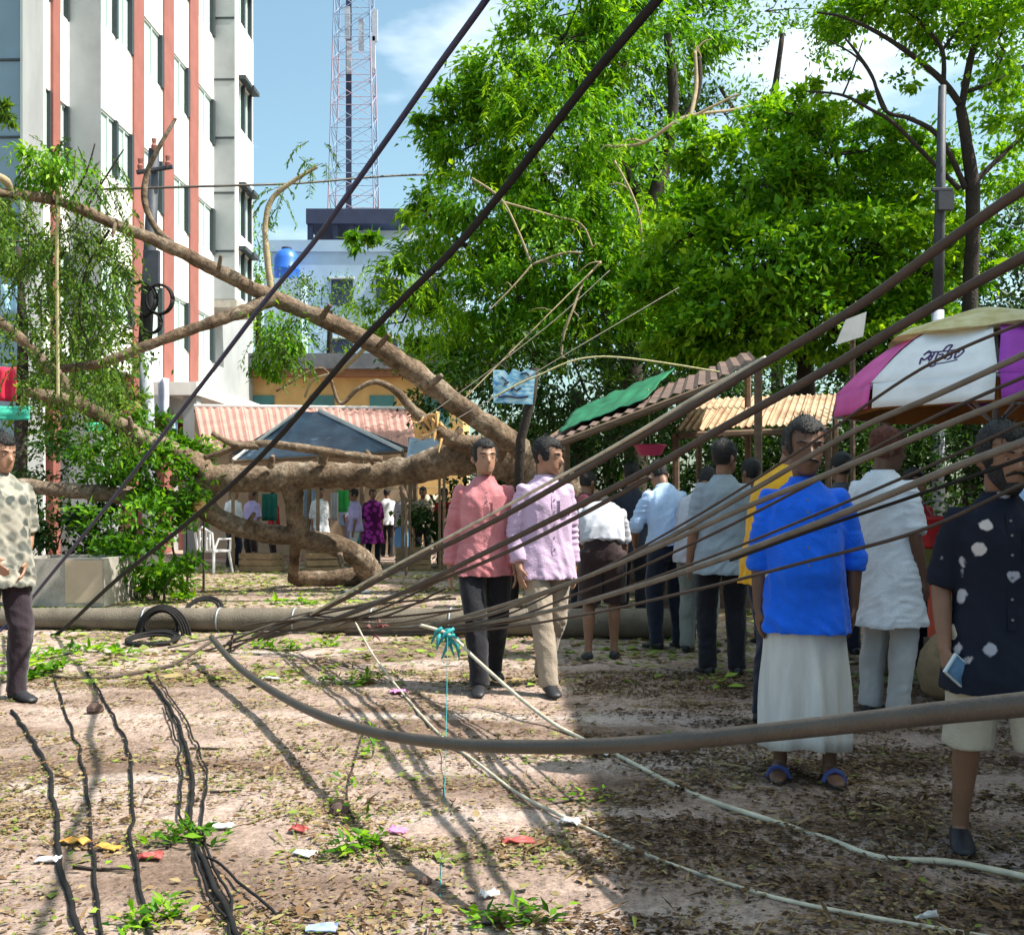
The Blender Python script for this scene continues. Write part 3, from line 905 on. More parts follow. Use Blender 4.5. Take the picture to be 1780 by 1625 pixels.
# stripped pale boughs hanging in it
bo = MB()
for pts in ([(1065, 255, 20, 9), (1120, 248, 20, 11), (1190, 205, 20, 12), (1280, 190, 20.5, 8), (1330, 175, 21, 5)],
            [(1208, 90, 20.4, 10), (1210, 150, 20.3, 12), (1200, 205, 20, 12)], [(1200, 205, 20, 8), (1270, 170, 20, 6), (1285, 165, 20, 5)],
            [(820, 310, 19.5, 6), (870, 345, 19.5, 6), (900, 400, 19.4, 6), (922, 455, 19.3, 7)], [(870, 350, 19.5, 6), (960, 375, 19.5, 6), (1010, 390, 19.5, 5), (1030, 430, 19.5, 4)],
            [(1068, 280, 19.6, 6), (1095, 330, 19.5, 7), (1112, 380, 19.4, 8), (1118, 450, 19.4, 6)], [(925, 460, 19.3, 7), (980, 440, 19.3, 7), (1010, 440, 19.3, 5)],
            [(925, 460, 19.3, 6), (890, 500, 19.2, 5), (850, 540, 19.1, 4)], [(1045, 455, 19.2, 8), (1015, 490, 19.2, 8), (995, 540, 19, 7), (980, 580, 19, 9), (975, 620, 19, 8)],
            [(800, 700, 17, 3), (880, 620, 17.5, 4), (960, 540, 18, 4), (1030, 470, 18.5, 3)]):
    px_tube(bo, [(a, b, d, w * .62) for a, b, d, w in pts], 6, 0.2)
    for q in range(3):
        i = random.randrange(len(pts)); a, b, d, w = pts[i]
        dx, dy = random.uniform(-45, 45), random.uniform(-30, 40)
        px_tube(bo, [(a, b, d, w * .4), (a + dx * .5, b + dy * .5 - 6, d, w * .28), (a + dx, b + dy, d, w * .12)], 4, 0.1)
bo.build('broken_boughs', M['bark_pale'], t1, smooth=True)['kind'] = 'stuff'

# dense bushy tree
D2 = 17.0
cl = [px_clump(*a) for a in (
    (1300, 320, D2, 120, 75, 1.1, 1), (1450, 270, D2 - .3, 110, 60, 1, 1), (1340, 460, D2 - .8, 150, 90, 1.2, 1.6), (1490, 440, D2 - .8, 130, 80, 1.2, 1.4),
    (1590, 350, D2, 90, 80, 1, 1), (1600, 480, D2 - .3, 80, 100, 1, 1), (1270, 560, D2 - .6, 120, 70, 1.1, 1.1), (1420, 560, D2 - .9, 140, 65, 1.1, 1.3),
    (1180, 420, D2 + .2, 80, 90, .9, .9), (1400, 360, D2 + .6, 130, 70, .9, .8), (1560, 250, D2 + .3, 70, 50, .8, .5), (1200, 560, D2, 80, 80, .9, .8), (1330, 220, D2 + 1, 60, 40, .6, .3), (1225, 270, D2 + .3, 60, 50, .6, .4), (1400, 205, D2, 70, 34, .6, .35), (1560, 570, D2 - .6, 80, 60, .8, .6), (1680, 440, D2, 70, 70, .8, .5), (1130, 520, D2 - .2, 60, 60, .7, .4))]
tree('bushy_tree', 'dense bright green bushy tree behind the stalls, left of the grey pole', P(1420, 960, D2), [
    [(1420, 960, D2, 40), (1415, 800, D2, 36), (1400, 650, D2, 30), (1420, 500, D2, 24), (1440, 380, D2, 16)],
    [(1405, 640, D2, 20), (1330, 540, D2, 16), (1300, 420, D2, 10)], [(1410, 620, D2, 20), (1500, 520, D2, 14), (1560, 400, D2, 10)]],
    cl, 3600, LEAF_BRIGHT, (0.12, 0.07), sub=32, spread=0.17, droop=0.3, tone=0.10)

# thin dark tree on the right
D3 = 15.5
k = lambda L: [(a, b, D3 + (a - 1690) / 900, w) for a, b, w in L]
TRK = [k([(1690, 960, 30), (1688, 760, 28), (1686, 546, 27), (1690, 440, 25), (1691, 332, 24), (1679, 240, 20), (1669, 185, 18)]),
    k([(1671, 190, 13), (1690, 92, 12), (1712, 30, 10), (1727, -10, 9), (1745, -80, 6)]),
    k([(1669, 182, 13), (1634, 137, 11), (1575, 89, 9), (1516, 52, 7), (1465, 30, 5), (1420, 22, 3)]),
    k([(1640, 150, 9), (1638, 89, 8), (1605, 44, 7), (1564, 5, 6), (1530, -40, 4)]),
    k([(1679, 329, 11), (1634, 240, 9), (1583, 207, 8), (1538, 192, 7), (1516, 133, 6), (1487, 89, 5), (1468, 66, 3)]),
    k([(1668, 329, 10), (1612, 273, 8), (1553, 214, 7), (1516, 192, 6), (1465, 166, 5), (1402, 159, 3)]),
    k([(1697, 314, 10), (1742, 270, 8), (1780, 236, 7), (1850, 190, 4)]), k([(1683, 159, 8), (1723, 144, 7), (1780, 115, 6), (1840, 80, 4)]),
    k([(1640, 85, 6), (1680, 30, 5), (1692, 0, 4), (1700, -40, 3)]), k([(1540, 190, 5), (1500, 110, 4), (1440, 70, 2.5)]), k([(1465, 166, 4), (1480, 130, 3), (1500, 70, 2)])]
cl = [px_clump(*a) for a in ((1745, 90, D3, 60, 90, .8, .9), (1640, 15, D3, 90, 40, .9, .7), (1530, 20, D3, 80, 35, .8, .5), (1770, 200, D3, 45, 45, .6, .4),
    (1480, 40, D3 + .3, 50, 30, .5, .25), (1750, 300, D3 + .8, 50, 40, .6, .4), (1720, -60, D3, 120, 60, 1, .8), (1600, -70, D3, 120, 60, 1, .7), (1500, 190, D3, 40, 22, .4, .10), (1440, 150, D3, 30, 20, .4, .08), (1570, 130, D3, 30, 20, .4, .06))]
tree('thin_tree', 'dark slender forked tree against the sky beside the grey pole', P(1690, 960, D3), TRK, cl, 2600, LEAF_BRIGHT, (0.10, 0.055), sub=26, spread=0.26, twigs=0.15, tone=0.15)

# trees behind
for (nm, lb, base, tr, cls, lm, per) in (
    ('background_tree', 'hazy green tree showing sky gaps behind the bushy tree', (1350, 940, 32), [[(1350, 940, 32, 24), (1350, 500, 32, 20), (1340, 250, 32, 14), (1360, 60, 32, 8)], [(1345, 300, 32, 10), (1250, 150, 32, 6)], [(1345, 280, 32, 9), (1430, 150, 32, 6)]],
     [(1240, 60, 32, 90, 60, 1.5, .8), (1330, 20, 32, 90, 40, 1.5, .7), (1260, 200, 32, 80, 70, 1.5, .7), (1420, 60, 32, 50, 50, 1.2, .4), (1360, 330, 33, 150, 90, 2, .9), (1480, 330, 33, 130, 70, 2, .7), (1200, 330, 33, 100, 110, 2, .9), (1700, 330, 33, 120, 110, 2, .9), (1620, 260, 33, 60, 60, 1.2, .35), (1440, 10, 32, 60, 30, 1, .4)], LEAF_MID, 800),
    ('palm_side_tree', 'small bright tree at the right corner of the white block', (450, 950, 42), [[(450, 950, 42, 14), (450, 700, 42, 12), (448, 480, 42, 8)]],
     [(452, 430, 42, 24, 50, 1, .5), (445, 500, 42, 26, 40, 1, .5), (470, 540, 42, 40, 40, 1, .5)], LEAF_BRIGHT, 500),
    ('grey_green_tree', 'dusty grey green tree in front of the pale blue block', (570, 950, 46), [[(570, 950, 46, 16), (570, 700, 46, 12), (575, 540, 46, 8)]],
     [(530, 530, 46, 60, 50, 1.5, .7), (590, 560, 46, 70, 55, 1.5, .8), (560, 500, 46, 50, 30, 1.2, .4), (650, 590, 46, 60, 50, 1.4, .7), (500, 590, 46, 60, 40, 1.4, .6), (720, 610, 46, 70, 50, 1.4, .6), (410, 590, 46, 50, 40, 1.3, .5)], LEAF_OLIVE, 700),
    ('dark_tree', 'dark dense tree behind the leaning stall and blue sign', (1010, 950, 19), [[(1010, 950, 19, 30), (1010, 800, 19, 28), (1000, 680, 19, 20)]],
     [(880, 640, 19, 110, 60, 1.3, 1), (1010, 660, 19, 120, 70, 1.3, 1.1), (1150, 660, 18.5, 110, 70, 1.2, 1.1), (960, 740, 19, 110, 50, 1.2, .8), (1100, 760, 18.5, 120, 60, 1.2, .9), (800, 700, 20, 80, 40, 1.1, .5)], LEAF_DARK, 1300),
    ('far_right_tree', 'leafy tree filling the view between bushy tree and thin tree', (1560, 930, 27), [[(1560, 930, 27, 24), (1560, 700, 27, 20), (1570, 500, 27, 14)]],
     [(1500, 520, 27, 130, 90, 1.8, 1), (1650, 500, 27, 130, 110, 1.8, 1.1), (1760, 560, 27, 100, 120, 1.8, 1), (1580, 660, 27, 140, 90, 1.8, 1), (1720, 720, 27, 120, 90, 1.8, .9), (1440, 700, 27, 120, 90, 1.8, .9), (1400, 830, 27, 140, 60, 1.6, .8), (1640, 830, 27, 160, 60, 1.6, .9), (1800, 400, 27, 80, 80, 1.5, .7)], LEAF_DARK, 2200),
    ('mid_right_tree', 'deep green tree directly behind the feathery one', (1060, 930, 29), [[(1060, 930, 29, 26), (1060, 700, 29, 22), (1050, 450, 29, 14), (1060, 250, 29, 8)]],
     [(1000, 330, 29, 150, 110, 1.9, 1.2), (1130, 400, 29, 140, 120, 1.9, 1.2), (900, 420, 29, 120, 90, 1.8, .9), (880, 560, 29, 130, 90, 1.8, 1), (1010, 560, 29, 140, 100, 1.8, 1.1), (1150, 590, 29, 130, 100, 1.8, 1), (1270, 560, 29, 120, 110, 1.8, 1), (1060, 200, 29, 120, 80, 1.7, .8), (1170, 250, 29, 90, 90, 1.6, .7), (800, 640, 29, 100, 60, 1.6, .7), (1000, 720, 29, 140, 80, 1.7, .9), (1180, 740, 29, 140, 80, 1.7, .9), (1300, 760, 29, 120, 80, 1.7, .8)], LEAF_DARK, 2000),
    ('left_tree', 'dark leafed tree at the left edge before the glass front', (30, 990, 19), [[(30, 990, 19, 26), (35, 800, 19, 24), (40, 600, 19, 18), (30, 430, 19, 12)]],
     [(20, 420, 19, 60, 50, 1, 1), (-40, 380, 19, 60, 60, 1, 1), (10, 200, 18, 14, 16, .3, .1), (90, 560, 19.5, 80, 80, 1.2, .8), (180, 600, 19.5, 60, 70, 1, .6), (40, 680, 19.5, 70, 60, 1, .7), (150, 480, 19.5, 60, 60, 1, .5), (120, 700, 19, 80, 50, 1, .7), (200, 700, 19, 60, 40, 1, .5)], LEAF_OLIVE, 1700),
    ):
    t = tree(nm, lb, P(*base), tr, [px_clump(*c) for c in cls], per, lm, (0.16, 0.075) if base[2] > 25 else (0.12, 0.055), sub=16, spread=0.24)

# shrubs
def shrub(name, label, base, cls, per, lm, leaf, group=None, stems=True, **kw):
    t = thing(name, label, 'shrub', base, 0, group)
    cs = [px_clump(*c) for c in cls]
    C, D, Nn, T, ends = clump_leaves(cs, per, kw.get('sub', 16), kw.get('spread', 0.25), 0.2, 0.4)
    keep = C[:, 2] > 0.03
    C, D, Nn, T = C[keep], D[keep], Nn[keep], T[keep]
    n = len(C)
    leaf_obj('foliage', C, D, Nn, leaf[0] * RNG.uniform(.6, 1.4, n), leaf[1] * RNG.uniform(.6, 1.4, n), lm, t, T)
    s = MB()
    for c in cs:
        g = Vector((c[0].x + random.uniform(-.2, .2), c[0].y, 0.0))
        s.tube([g, g.lerp(c[0], .5) + Vector((random.uniform(-.1, .1), 0, 0)), c[0]], [0.02, 0.015, 0.008], 5)
    s.build('stems', M['bark_dark'], t)['kind'] = 'stuff'
    return t
shrub('leafy_shrub', 'bright green shrub spilling beside the concrete planter under the fallen limb', P(250, 1020, 15.5), [(245, 800, 15.5, 90, 60, .7, 1), (300, 860, 15.5, 60, 50, .5, .7), (230, 900, 15, 80, 60, .6, 1), (250, 980, 14.5, 60, 60, .5, .8), (190, 800, 16, 70, 50, .6, .7), (330, 800, 16.2, 50, 40, .5, .4), (260, 740, 16.5, 30, 26, .3, .25), (370, 790, 16.5, 40, 26, .3, .3), (300, 1000, 14, 40, 40, .3, .35)], 1100, LEAF_MID, (0.11, 0.06))
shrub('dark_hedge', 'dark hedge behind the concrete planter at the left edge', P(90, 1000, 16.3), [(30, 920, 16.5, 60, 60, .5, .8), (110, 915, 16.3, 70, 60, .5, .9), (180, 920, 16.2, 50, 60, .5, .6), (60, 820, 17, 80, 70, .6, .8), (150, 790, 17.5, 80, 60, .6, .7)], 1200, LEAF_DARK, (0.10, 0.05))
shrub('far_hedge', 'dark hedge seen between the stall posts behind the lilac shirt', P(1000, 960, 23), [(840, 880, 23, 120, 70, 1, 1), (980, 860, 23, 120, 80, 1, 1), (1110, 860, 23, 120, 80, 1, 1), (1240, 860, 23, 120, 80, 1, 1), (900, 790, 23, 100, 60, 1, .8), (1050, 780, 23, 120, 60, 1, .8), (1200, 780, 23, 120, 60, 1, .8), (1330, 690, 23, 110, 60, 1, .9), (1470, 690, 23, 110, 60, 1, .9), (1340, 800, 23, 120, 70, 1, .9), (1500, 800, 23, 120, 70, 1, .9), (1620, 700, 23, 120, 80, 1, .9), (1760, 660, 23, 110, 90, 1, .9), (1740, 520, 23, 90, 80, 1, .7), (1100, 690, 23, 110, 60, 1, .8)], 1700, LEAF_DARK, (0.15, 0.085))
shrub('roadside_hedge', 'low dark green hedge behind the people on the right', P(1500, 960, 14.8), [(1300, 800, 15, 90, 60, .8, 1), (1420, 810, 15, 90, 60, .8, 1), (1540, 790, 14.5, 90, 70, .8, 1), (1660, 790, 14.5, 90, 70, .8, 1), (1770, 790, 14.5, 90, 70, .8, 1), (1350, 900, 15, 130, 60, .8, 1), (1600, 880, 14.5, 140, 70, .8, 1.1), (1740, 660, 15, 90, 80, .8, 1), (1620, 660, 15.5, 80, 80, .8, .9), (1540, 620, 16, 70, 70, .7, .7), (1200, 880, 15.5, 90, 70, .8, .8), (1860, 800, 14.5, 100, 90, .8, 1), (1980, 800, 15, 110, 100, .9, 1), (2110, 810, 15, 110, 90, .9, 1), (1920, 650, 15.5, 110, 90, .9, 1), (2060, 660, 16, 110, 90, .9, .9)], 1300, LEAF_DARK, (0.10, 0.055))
# unseen tree, added behind the shade building to roughen its shade edge
sh = thing('shade_tree', 'broad unseen tree added behind the shade building past the right edge', 'tree', (10.6, 3.0, 0))
tb = MB(); tb.tube([(10.6, 3, 0), (10.5, 3, 4.4), (10.2, 2.9, 6.3), (9.6, 2.6, 8.0)], [.3, .26, .2, .1], 10, rough=.1); 
for y in (-3, 0, 5, 8): tb.tube([(10.3, 2.9, 6.2), (9.5, (y + 3) / 2, 7.3), (8.2, y, 7.9)], [.14, .1, .04], 7)
tb.build('trunk', M['bark_dark'], sh, smooth=True)
C, D, Nn, T, e = clump_leaves([(Vector((8.0, y, z)), 1.2, 1.8, 0.7, 1.0) for y, z in ((-4.0, 7.0), (-1.0, 7.2), (2.2, 6.9), (5.0, 7.1), (8.2, 6.9), (11, 6.8))], 2200, 26, 0.26, .3, .3)
leaf_obj('crown', C, D, Nn, 0.2, 0.11, LEAF_MID, sh, T)

# ------------------------------------------------------------------ the fallen tree
ft = thing('fallen_tree', 'big storm-felled tree lying across the ground on its bent limbs', 'tree', G(640, 1012))
def limb(name, pts, seg=14, m='bark', rough=0.24):
    mb = MB(); px_tube(mb, [(a, b, d, w * .92) for a, b, d, w in pts], seg, rough, 10, 5.0)
    return mb.build(name, M[m], ft, smooth=True)
limb('trunk', [(1120, 1000, 15.4, 84), (1060, 930, 15.5, 86), (990, 860, 15.5, 84), (900, 808, 15.6, 78), (810, 792, 15.6, 74), (750, 808, 15.7, 58), (680, 822, 15.8, 52), (600, 826, 15.8, 50), (520, 826, 15.8, 52), (440, 832, 15.8, 48), (370, 832, 15.8, 52), (355, 850, 15.8, 50)], 16)
limb('limb', [(375, 835, 15.8, 48), (330, 800, 15.7, 40), (250, 762, 15.4, 34), (180, 725, 15.1, 28), (120, 695, 14.8, 24), (45, 682, 14.4, 18)])
limb('limb', [(140, 700, 15.0, 24), (90, 645, 14.9, 23), (45, 598, 14.7, 20), (0, 560, 14.5, 19), (-70, 520, 14.2, 15)])
limb('limb', [(360, 850, 15.8, 50), (330, 872, 15.8, 42), (250, 864, 15.8, 36), (150, 856, 15.7, 30), (40, 844, 15.6, 26), (-70, 835, 15.5, 20)])
limb('limb', [(340, 868, 15.8, 50), (385, 905, 15.9, 36), (450, 924, 16.0, 36), (520, 934, 16.1, 38), (585, 948, 16.3, 40), (625, 970, 16.6, 42), (645, 1002, 17.0, 46)])
limb('limb', [(655, 992, 17.2, 34), (600, 1004, 17.2, 34), (550, 1006, 17.2, 32), (512, 1008, 17.2, 26)], m='bark')
limb('branch', [(506, 826, 15.8, 46), (510, 870, 15.85, 36), (513, 900, 15.95, 36), (520, 935, 16.1, 46)])
limb('branch', [(516, 938, 16.1, 24), (512, 970, 16.6, 20), (510, 1006, 17.2, 22)])
limb('limb', [(905, 780, 15.2, 44), (880, 762, 14.8, 42), (800, 706, 14.4, 40), (700, 632, 14.0, 40), (620, 582, 13.7, 35), (540, 545, 13.4, 31), (470, 515, 13.2, 30), (400, 482, 12.9, 26), (300, 432, 12.5, 24), (200, 390, 12.1, 21), (100, 350, 11.7, 19), (0, 335, 11.2, 17), (-90, 330, 10.8, 13)])
limb('branch', [(480, 515, 13.2, 30), (445, 532, 13.1, 26), (380, 556, 12.9, 23), (280, 592, 12.7, 20), (180, 630, 12.6, 18), (108, 641, 12.6, 14)], m='bark')
limb('branch', [(355, 796, 15.2, 10), (440, 772, 15.2, 14), (520, 778, 15.2, 16), (600, 790, 15.3, 15), (665, 798, 15.4, 12)])
limb('branch', [(368, 752, 15.0, 9), (405, 772, 15.1, 13), (450, 776, 15.2, 13)])
limb('branch', [(480, 680, 14.6, 4), (560, 640, 14.8, 5), (590, 700, 15, 7), (622, 676, 15.0, 9), (655, 664, 15.0, 11), (690, 682, 15.0, 15), (725, 718, 15.1, 22), (790, 766, 15.3, 32), (880, 778, 15.4, 44)], 10)
limb('branch', [(640, 600, 13.8, 7), (590, 645, 14.2, 8), (545, 660, 14.4, 6), (530, 690, 14.6, 5)], 8, 'bark_pale')
limb('branch', [(472, 512, 13.2, 13), (464, 445, 13.2, 12), (461, 390, 13.2, 11), (474, 345, 13.2, 11), (510, 315, 13.2, 9), (552, 290, 13.2, 6)], 8, 'bark_pale')
limb('branch', [(308, 434, 12.5, 14), (272, 398, 12.5, 13), (252, 352, 12.5, 12), (256, 300, 12.5, 11), (280, 250, 12.4, 9), (306, 206, 12.4, 6)], 8, 'bark')
limb('branch', [(104, 352, 11.7, 13), (97, 310, 11.7, 11), (84, 278, 11.7, 8)], 8, 'bark_pale')
limb('branch', [(20, 338, 11.3, 12), (10, 315, 11.2, 16), (-20, 300, 11.1, 10)], 8, 'bark_pale')
limb('branch', [(130, 400, 12, 3), (170, 330, 12, 4), (215, 260, 12, 3)], 6, 'bark_dark')
limb('branch', [(120, 355, 11.8, 5), (150, 300, 11.8, 4), (165, 250, 11.8, 3)], 6, 'bark_dark')
limb('branch', [(180, 640, 12.6, 4), (140, 560, 12.5, 5), (150, 470, 12.3, 4), (190, 400, 12.1, 5)], 6, 'bark_dark')
# stubs of snapped branches along the limbs
for (x, y, d, dx, dy, w) in ((560, 806, 15.6, 10, -26, 18), (650, 805, 15.6, -14, -22, 14), (470, 812, 15.6, 4, -20, 14), (230, 748, 15.2, -6, -24, 12), (300, 842, 15.6, 6, -22, 13), (700, 846, 15.6, 8, 26, 16), (430, 912, 15.8, 12, -20, 12),
        (560, 552, 13.3, 14, -22, 12), (660, 600, 13.7, 16, -18, 13), (750, 668, 14.0, 18, -16, 14), (380, 470, 12.7, 4, -26, 9), (200, 388, 12, -4, 24, 8), (590, 962, 16.2, 4, 22, 14), (800, 745, 14.4, -16, 22, 14), (160, 850, 15.5, -6, 18, 9)):
    limb('stub', [(x, y, d, w), (x + dx * .5, y + dy * .5, d - .05, w * .85), (x + dx, y + dy, d - .1, w * .6)], 8, rough=.3)
# splintered wound and knots
sp = MB()
for i in range(16):
    a = P(728 + random.uniform(0, 40), 715 + random.uniform(0, 50), 15.05)
    b = a + Vector((random.uniform(-.12, .12), random.uniform(-.12, 0), random.uniform(-.28, .1)))
    sp.tube([a, b], [random.uniform(.02, .05), .006], 5)
sp.build('splintered_wound', M['cut_wood'], ft)
sp = MB(); sp.tube([P(342, 882, 15.55), P(348, 878, 15.3)], [.085, .08], 12, rough=.1); sp.build('cut_face', M['cut_wood'], ft)
# root plate
rp_ = MB()
for i in range(26):
    a = P(1110, 985, 15.4); th = random.uniform(0, 2 * math.pi)
    d = Vector((0.35 * random.random(), math.cos(th), math.sin(th) * .9))
    e = a + d * random.uniform(.4, .75); e.z = max(e.z, .02)
    rp_.tube([a, a.lerp(e, .5) + Vector((0, 0, .06)), e], [.09, .05, .012], 6, rough=.2)
rp_.build('roots', M['bark_dark'], ft, smooth=True)
# foliage still on the felled limbs
ss, dd = [], []
for (px, py, rx, ry, n, d0) in ((110, 290, 70, 60, 40, 11.8), (60, 440, 70, 90, 34, 12.2), (170, 480, 70, 120, 110, 12.4), (120, 610, 90, 70, 90, 12.8), (100, 420, 60, 60, 50, 12.2), (210, 330, 60, 60, 14, 12.3), (490, 585, 40, 40, 34, 13.2), (170, 720, 70, 40, 24, 14.6), (10, 330, 30, 20, 16, 11.2), (530, 270, 40, 25, 7, 13.2), (480, 340, 20, 20, 8, 13.2)):
    for i in range(n):
        ss.append(P(px + RNG.uniform(-rx, rx), py + RNG.uniform(-ry, ry), d0 + RNG.uniform(-.5, .5)))
        dd.append((RNG.normal(), RNG.normal() * .5, -0.5 + RNG.normal() * .5))
C, D, Nn, T, Ll, Ww, st = spray_leaves(ss, dd, 0.42, 9, 0.075, 0.024, 2.0)
leaf_obj('foliage', C, D, Nn, Ll, Ww, LEAF_OLIVE, ft, T)
stk = MB()
for p in st:
    stk.tube([p[0], p[len(p) // 2], p[-1]], [.005, .004, .002], 3)
stk.build('leaf_stalks', M['bark_dark'], ft)['kind'] = 'stuff'
C, D, Nn, T, e = clump_leaves([px_clump(490, 590, 13.1, 44, 50, .3, 1), px_clump(465, 625, 13.1, 22, 36, .2, .5), px_clump(110, 310, 11.7, 60, 50, .35, .8), px_clump(60, 290, 11.6, 40, 30, .3, .3)], 700, 14, .3, 1.2, .3)
leaf_obj('foliage', C, D, Nn, .085, .035, LEAF_BRIGHT, ft, T)
# ------------------------------------------------------------------ people
def skin_mat(name, col):
    m = mat(name, col, 0.5, 0.12, 9, 0.05, 60, spec=0.4)
    m.node_tree.nodes['Principled BSDF'].inputs['Subsurface Weight'].default_value = 0.0
    return m
M['skin'] = skin_mat('skin', (0.225, 0.115, 0.07))
M['skin_dark'] = skin_mat('skin_dark', (0.13, 0.065, 0.04))
M['skin_sunlit'] = skin_mat('skin_sunlit', (0.33, 0.18, 0.115))  # paler copy of the skin for people standing in the sun
M['hair_black'] = mat('hair_black', (0.010, 0.009, 0.009), 0.55, 0.4, 30, 0.6, 120)
M['hair_henna'] = mat('hair_henna', (0.11, 0.03, 0.016), 0.6, 0.4, 30, 0.6, 120)
M['eye_white'] = mat('eye_white', (0.30, 0.25, 0.22), 0.3, 0.05, 5, 0)
M['eye_dark'] = mat('eye_dark', (0.012, 0.008, 0.006), 0.2, 0.05, 5, 0)
M['shoe_dark'] = mat('shoe_dark', (0.02, 0.02, 0.024), 0.5, 0.3, 8, 0.1)
M['sandal_blue'] = mat('sandal_blue', (0.05, 0.07, 0.22), 0.6, 0.2, 8, 0.1)
M['button'] = mat('button', (0.16, 0.15, 0.16), 0.4, 0.05, 5, 0)

def cloth(name, col, var=0.12, col2=None, rough=0.85, scale=5.0):
    return mat(name, col, rough, var, scale, 0.25, 90, col2=col2, sheen=0.2, spec=0.2)

def printed(name, base, spots, scale, thr=0.35, soft=0.05, col3=None, thr_noise=0.0):
    "cloth with a printed pattern of blotches"
    m, N, L, B = new_mat(name)
    tc = N.new('ShaderNodeTexCoord')
    vo = N.new('ShaderNodeTexVoronoi'); vo.inputs['Scale'].default_value = scale
    vo.inputs['Randomness'].default_value = 0.9
    nz = N.new('ShaderNodeTexNoise'); nz.inputs['Scale'].default_value = scale * 3.0; nz.inputs['Detail'].default_value = 3
    L.new(tc.outputs['Object'], nz.inputs['Vector'])
    ad = N.new('ShaderNodeVectorMath'); ad.operation = 'MULTIPLY_ADD'
    ad.inputs[1].default_value = (0.3 / scale, 0.3 / scale, 0.3 / scale)
    L.new(nz.outputs['Color'], ad.inputs[0]); L.new(tc.outputs['Object'], ad.inputs[2])
    L.new(ad.outputs[0], vo.inputs['Vector'])
    rp = N.new('ShaderNodeValToRGB')
    rp.color_ramp.elements[0].position = thr; rp.color_ramp.elements[0].color = (1, 1, 1, 1)
    rp.color_ramp.elements[1].position = thr + soft; rp.color_ramp.elements[1].color = (0, 0, 0, 1)
    L.new(vo.outputs['Distance'], rp.inputs['Fac'])
    sel = N.new('ShaderNodeSeparateColor'); L.new(vo.outputs['Color'], sel.inputs[0])
    gt = N.new('ShaderNodeMath'); gt.operation = 'GREATER_THAN'; gt.inputs[1].default_value = thr_noise
    L.new(sel.outputs[0], gt.inputs[0])
    mu = N.new('ShaderNodeMath'); mu.operation = 'MULTIPLY'
    L.new(rp.outputs['Color'], mu.inputs[0]); L.new(gt.outputs[0], mu.inputs[1])
    c2 = N.new('ShaderNodeMixRGB'); c2.inputs['Color1'].default_value = (*spots, 1); c2.inputs['Color2'].default_value = (*(col3 or spots), 1)
    L.new(sel.outputs[1], c2.inputs['Fac'])
    mx = N.new('ShaderNodeMixRGB'); mx.inputs['Color1'].default_value = (*base, 1)
    L.new(mu.outputs[0], mx.inputs['Fac']); L.new(c2.outputs['Color'], mx.inputs['Color2'])
    L.new(mx.outputs['Color'], B.inputs['Base Color'])
    B.inputs['Roughness'].default_value = 0.85; B.inputs['Specular IOR Level'].default_value = 0.2
    return m

def striped(name, base, stripe, scale, axis=0, duty=0.5):
    m, N, L, B = new_mat(name)
    tc = N.new('ShaderNodeTexCoord'); wv = N.new('ShaderNodeTexWave')
    wv.inputs['Scale'].default_value = scale; wv.bands_direction = 'XYZ'[axis]
    wv.inputs['Distortion'].default_value = 1.2; wv.inputs['Detail Scale'].default_value = 2.0
    L.new(tc.outputs['Object'], wv.inputs['Vector'])
    rp = N.new('ShaderNodeValToRGB')
    rp.color_ramp.elements[0].position = duty - .1; rp.color_ramp.elements[1].position = duty + .1
    rp.color_ramp.elements[0].color = (*base, 1); rp.color_ramp.elements[1].color = (*stripe, 1)
    L.new(wv.outputs['Fac'], rp.inputs['Fac']); L.new(rp.outputs['Color'], B.inputs['Base Color'])
    B.inputs['Roughness'].default_value = 0.85; B.inputs['Specular IOR Level'].default_value = 0.2
    return m

def remesh(mb, voxel):
    me = bpy.data.meshes.new('tmp')
    me.from_pydata([tuple(p) for p in mb.v], [], mb.f)
    me.update()
    o = bpy.data.objects.new('tmp', me)
    COL.objects.link(o)
    r = o.modifiers.new('r', 'REMESH'); r.mode = 'VOXEL'; r.voxel_size = voxel
    sm = o.modifiers.new('s', 'SMOOTH'); sm.factor = 0.5; sm.iterations = 2 if voxel < 0.012 else 1
    dg = bpy.context.evaluated_depsgraph_get()
    out = bpy.data.meshes.new_from_object(o.evaluated_get(dg))
    bpy.data.objects.remove(o); bpy.data.meshes.remove(me)
    out.polygons.foreach_set('use_smooth', [True] * len(out.polygons))
    return out

def open_hem(me, z):
    "cut the underside away so that the cloth ends in a thin edge"
    bm = bmesh.new(); bm.from_mesh(me)
    bm.normal_update()
    bmesh.ops.delete(bm, geom=[f for f in bm.faces if f.calc_center_median().z < z and f.normal.z < -.45], context='FACES')
    bm.to_mesh(me); bm.free(); me.update()

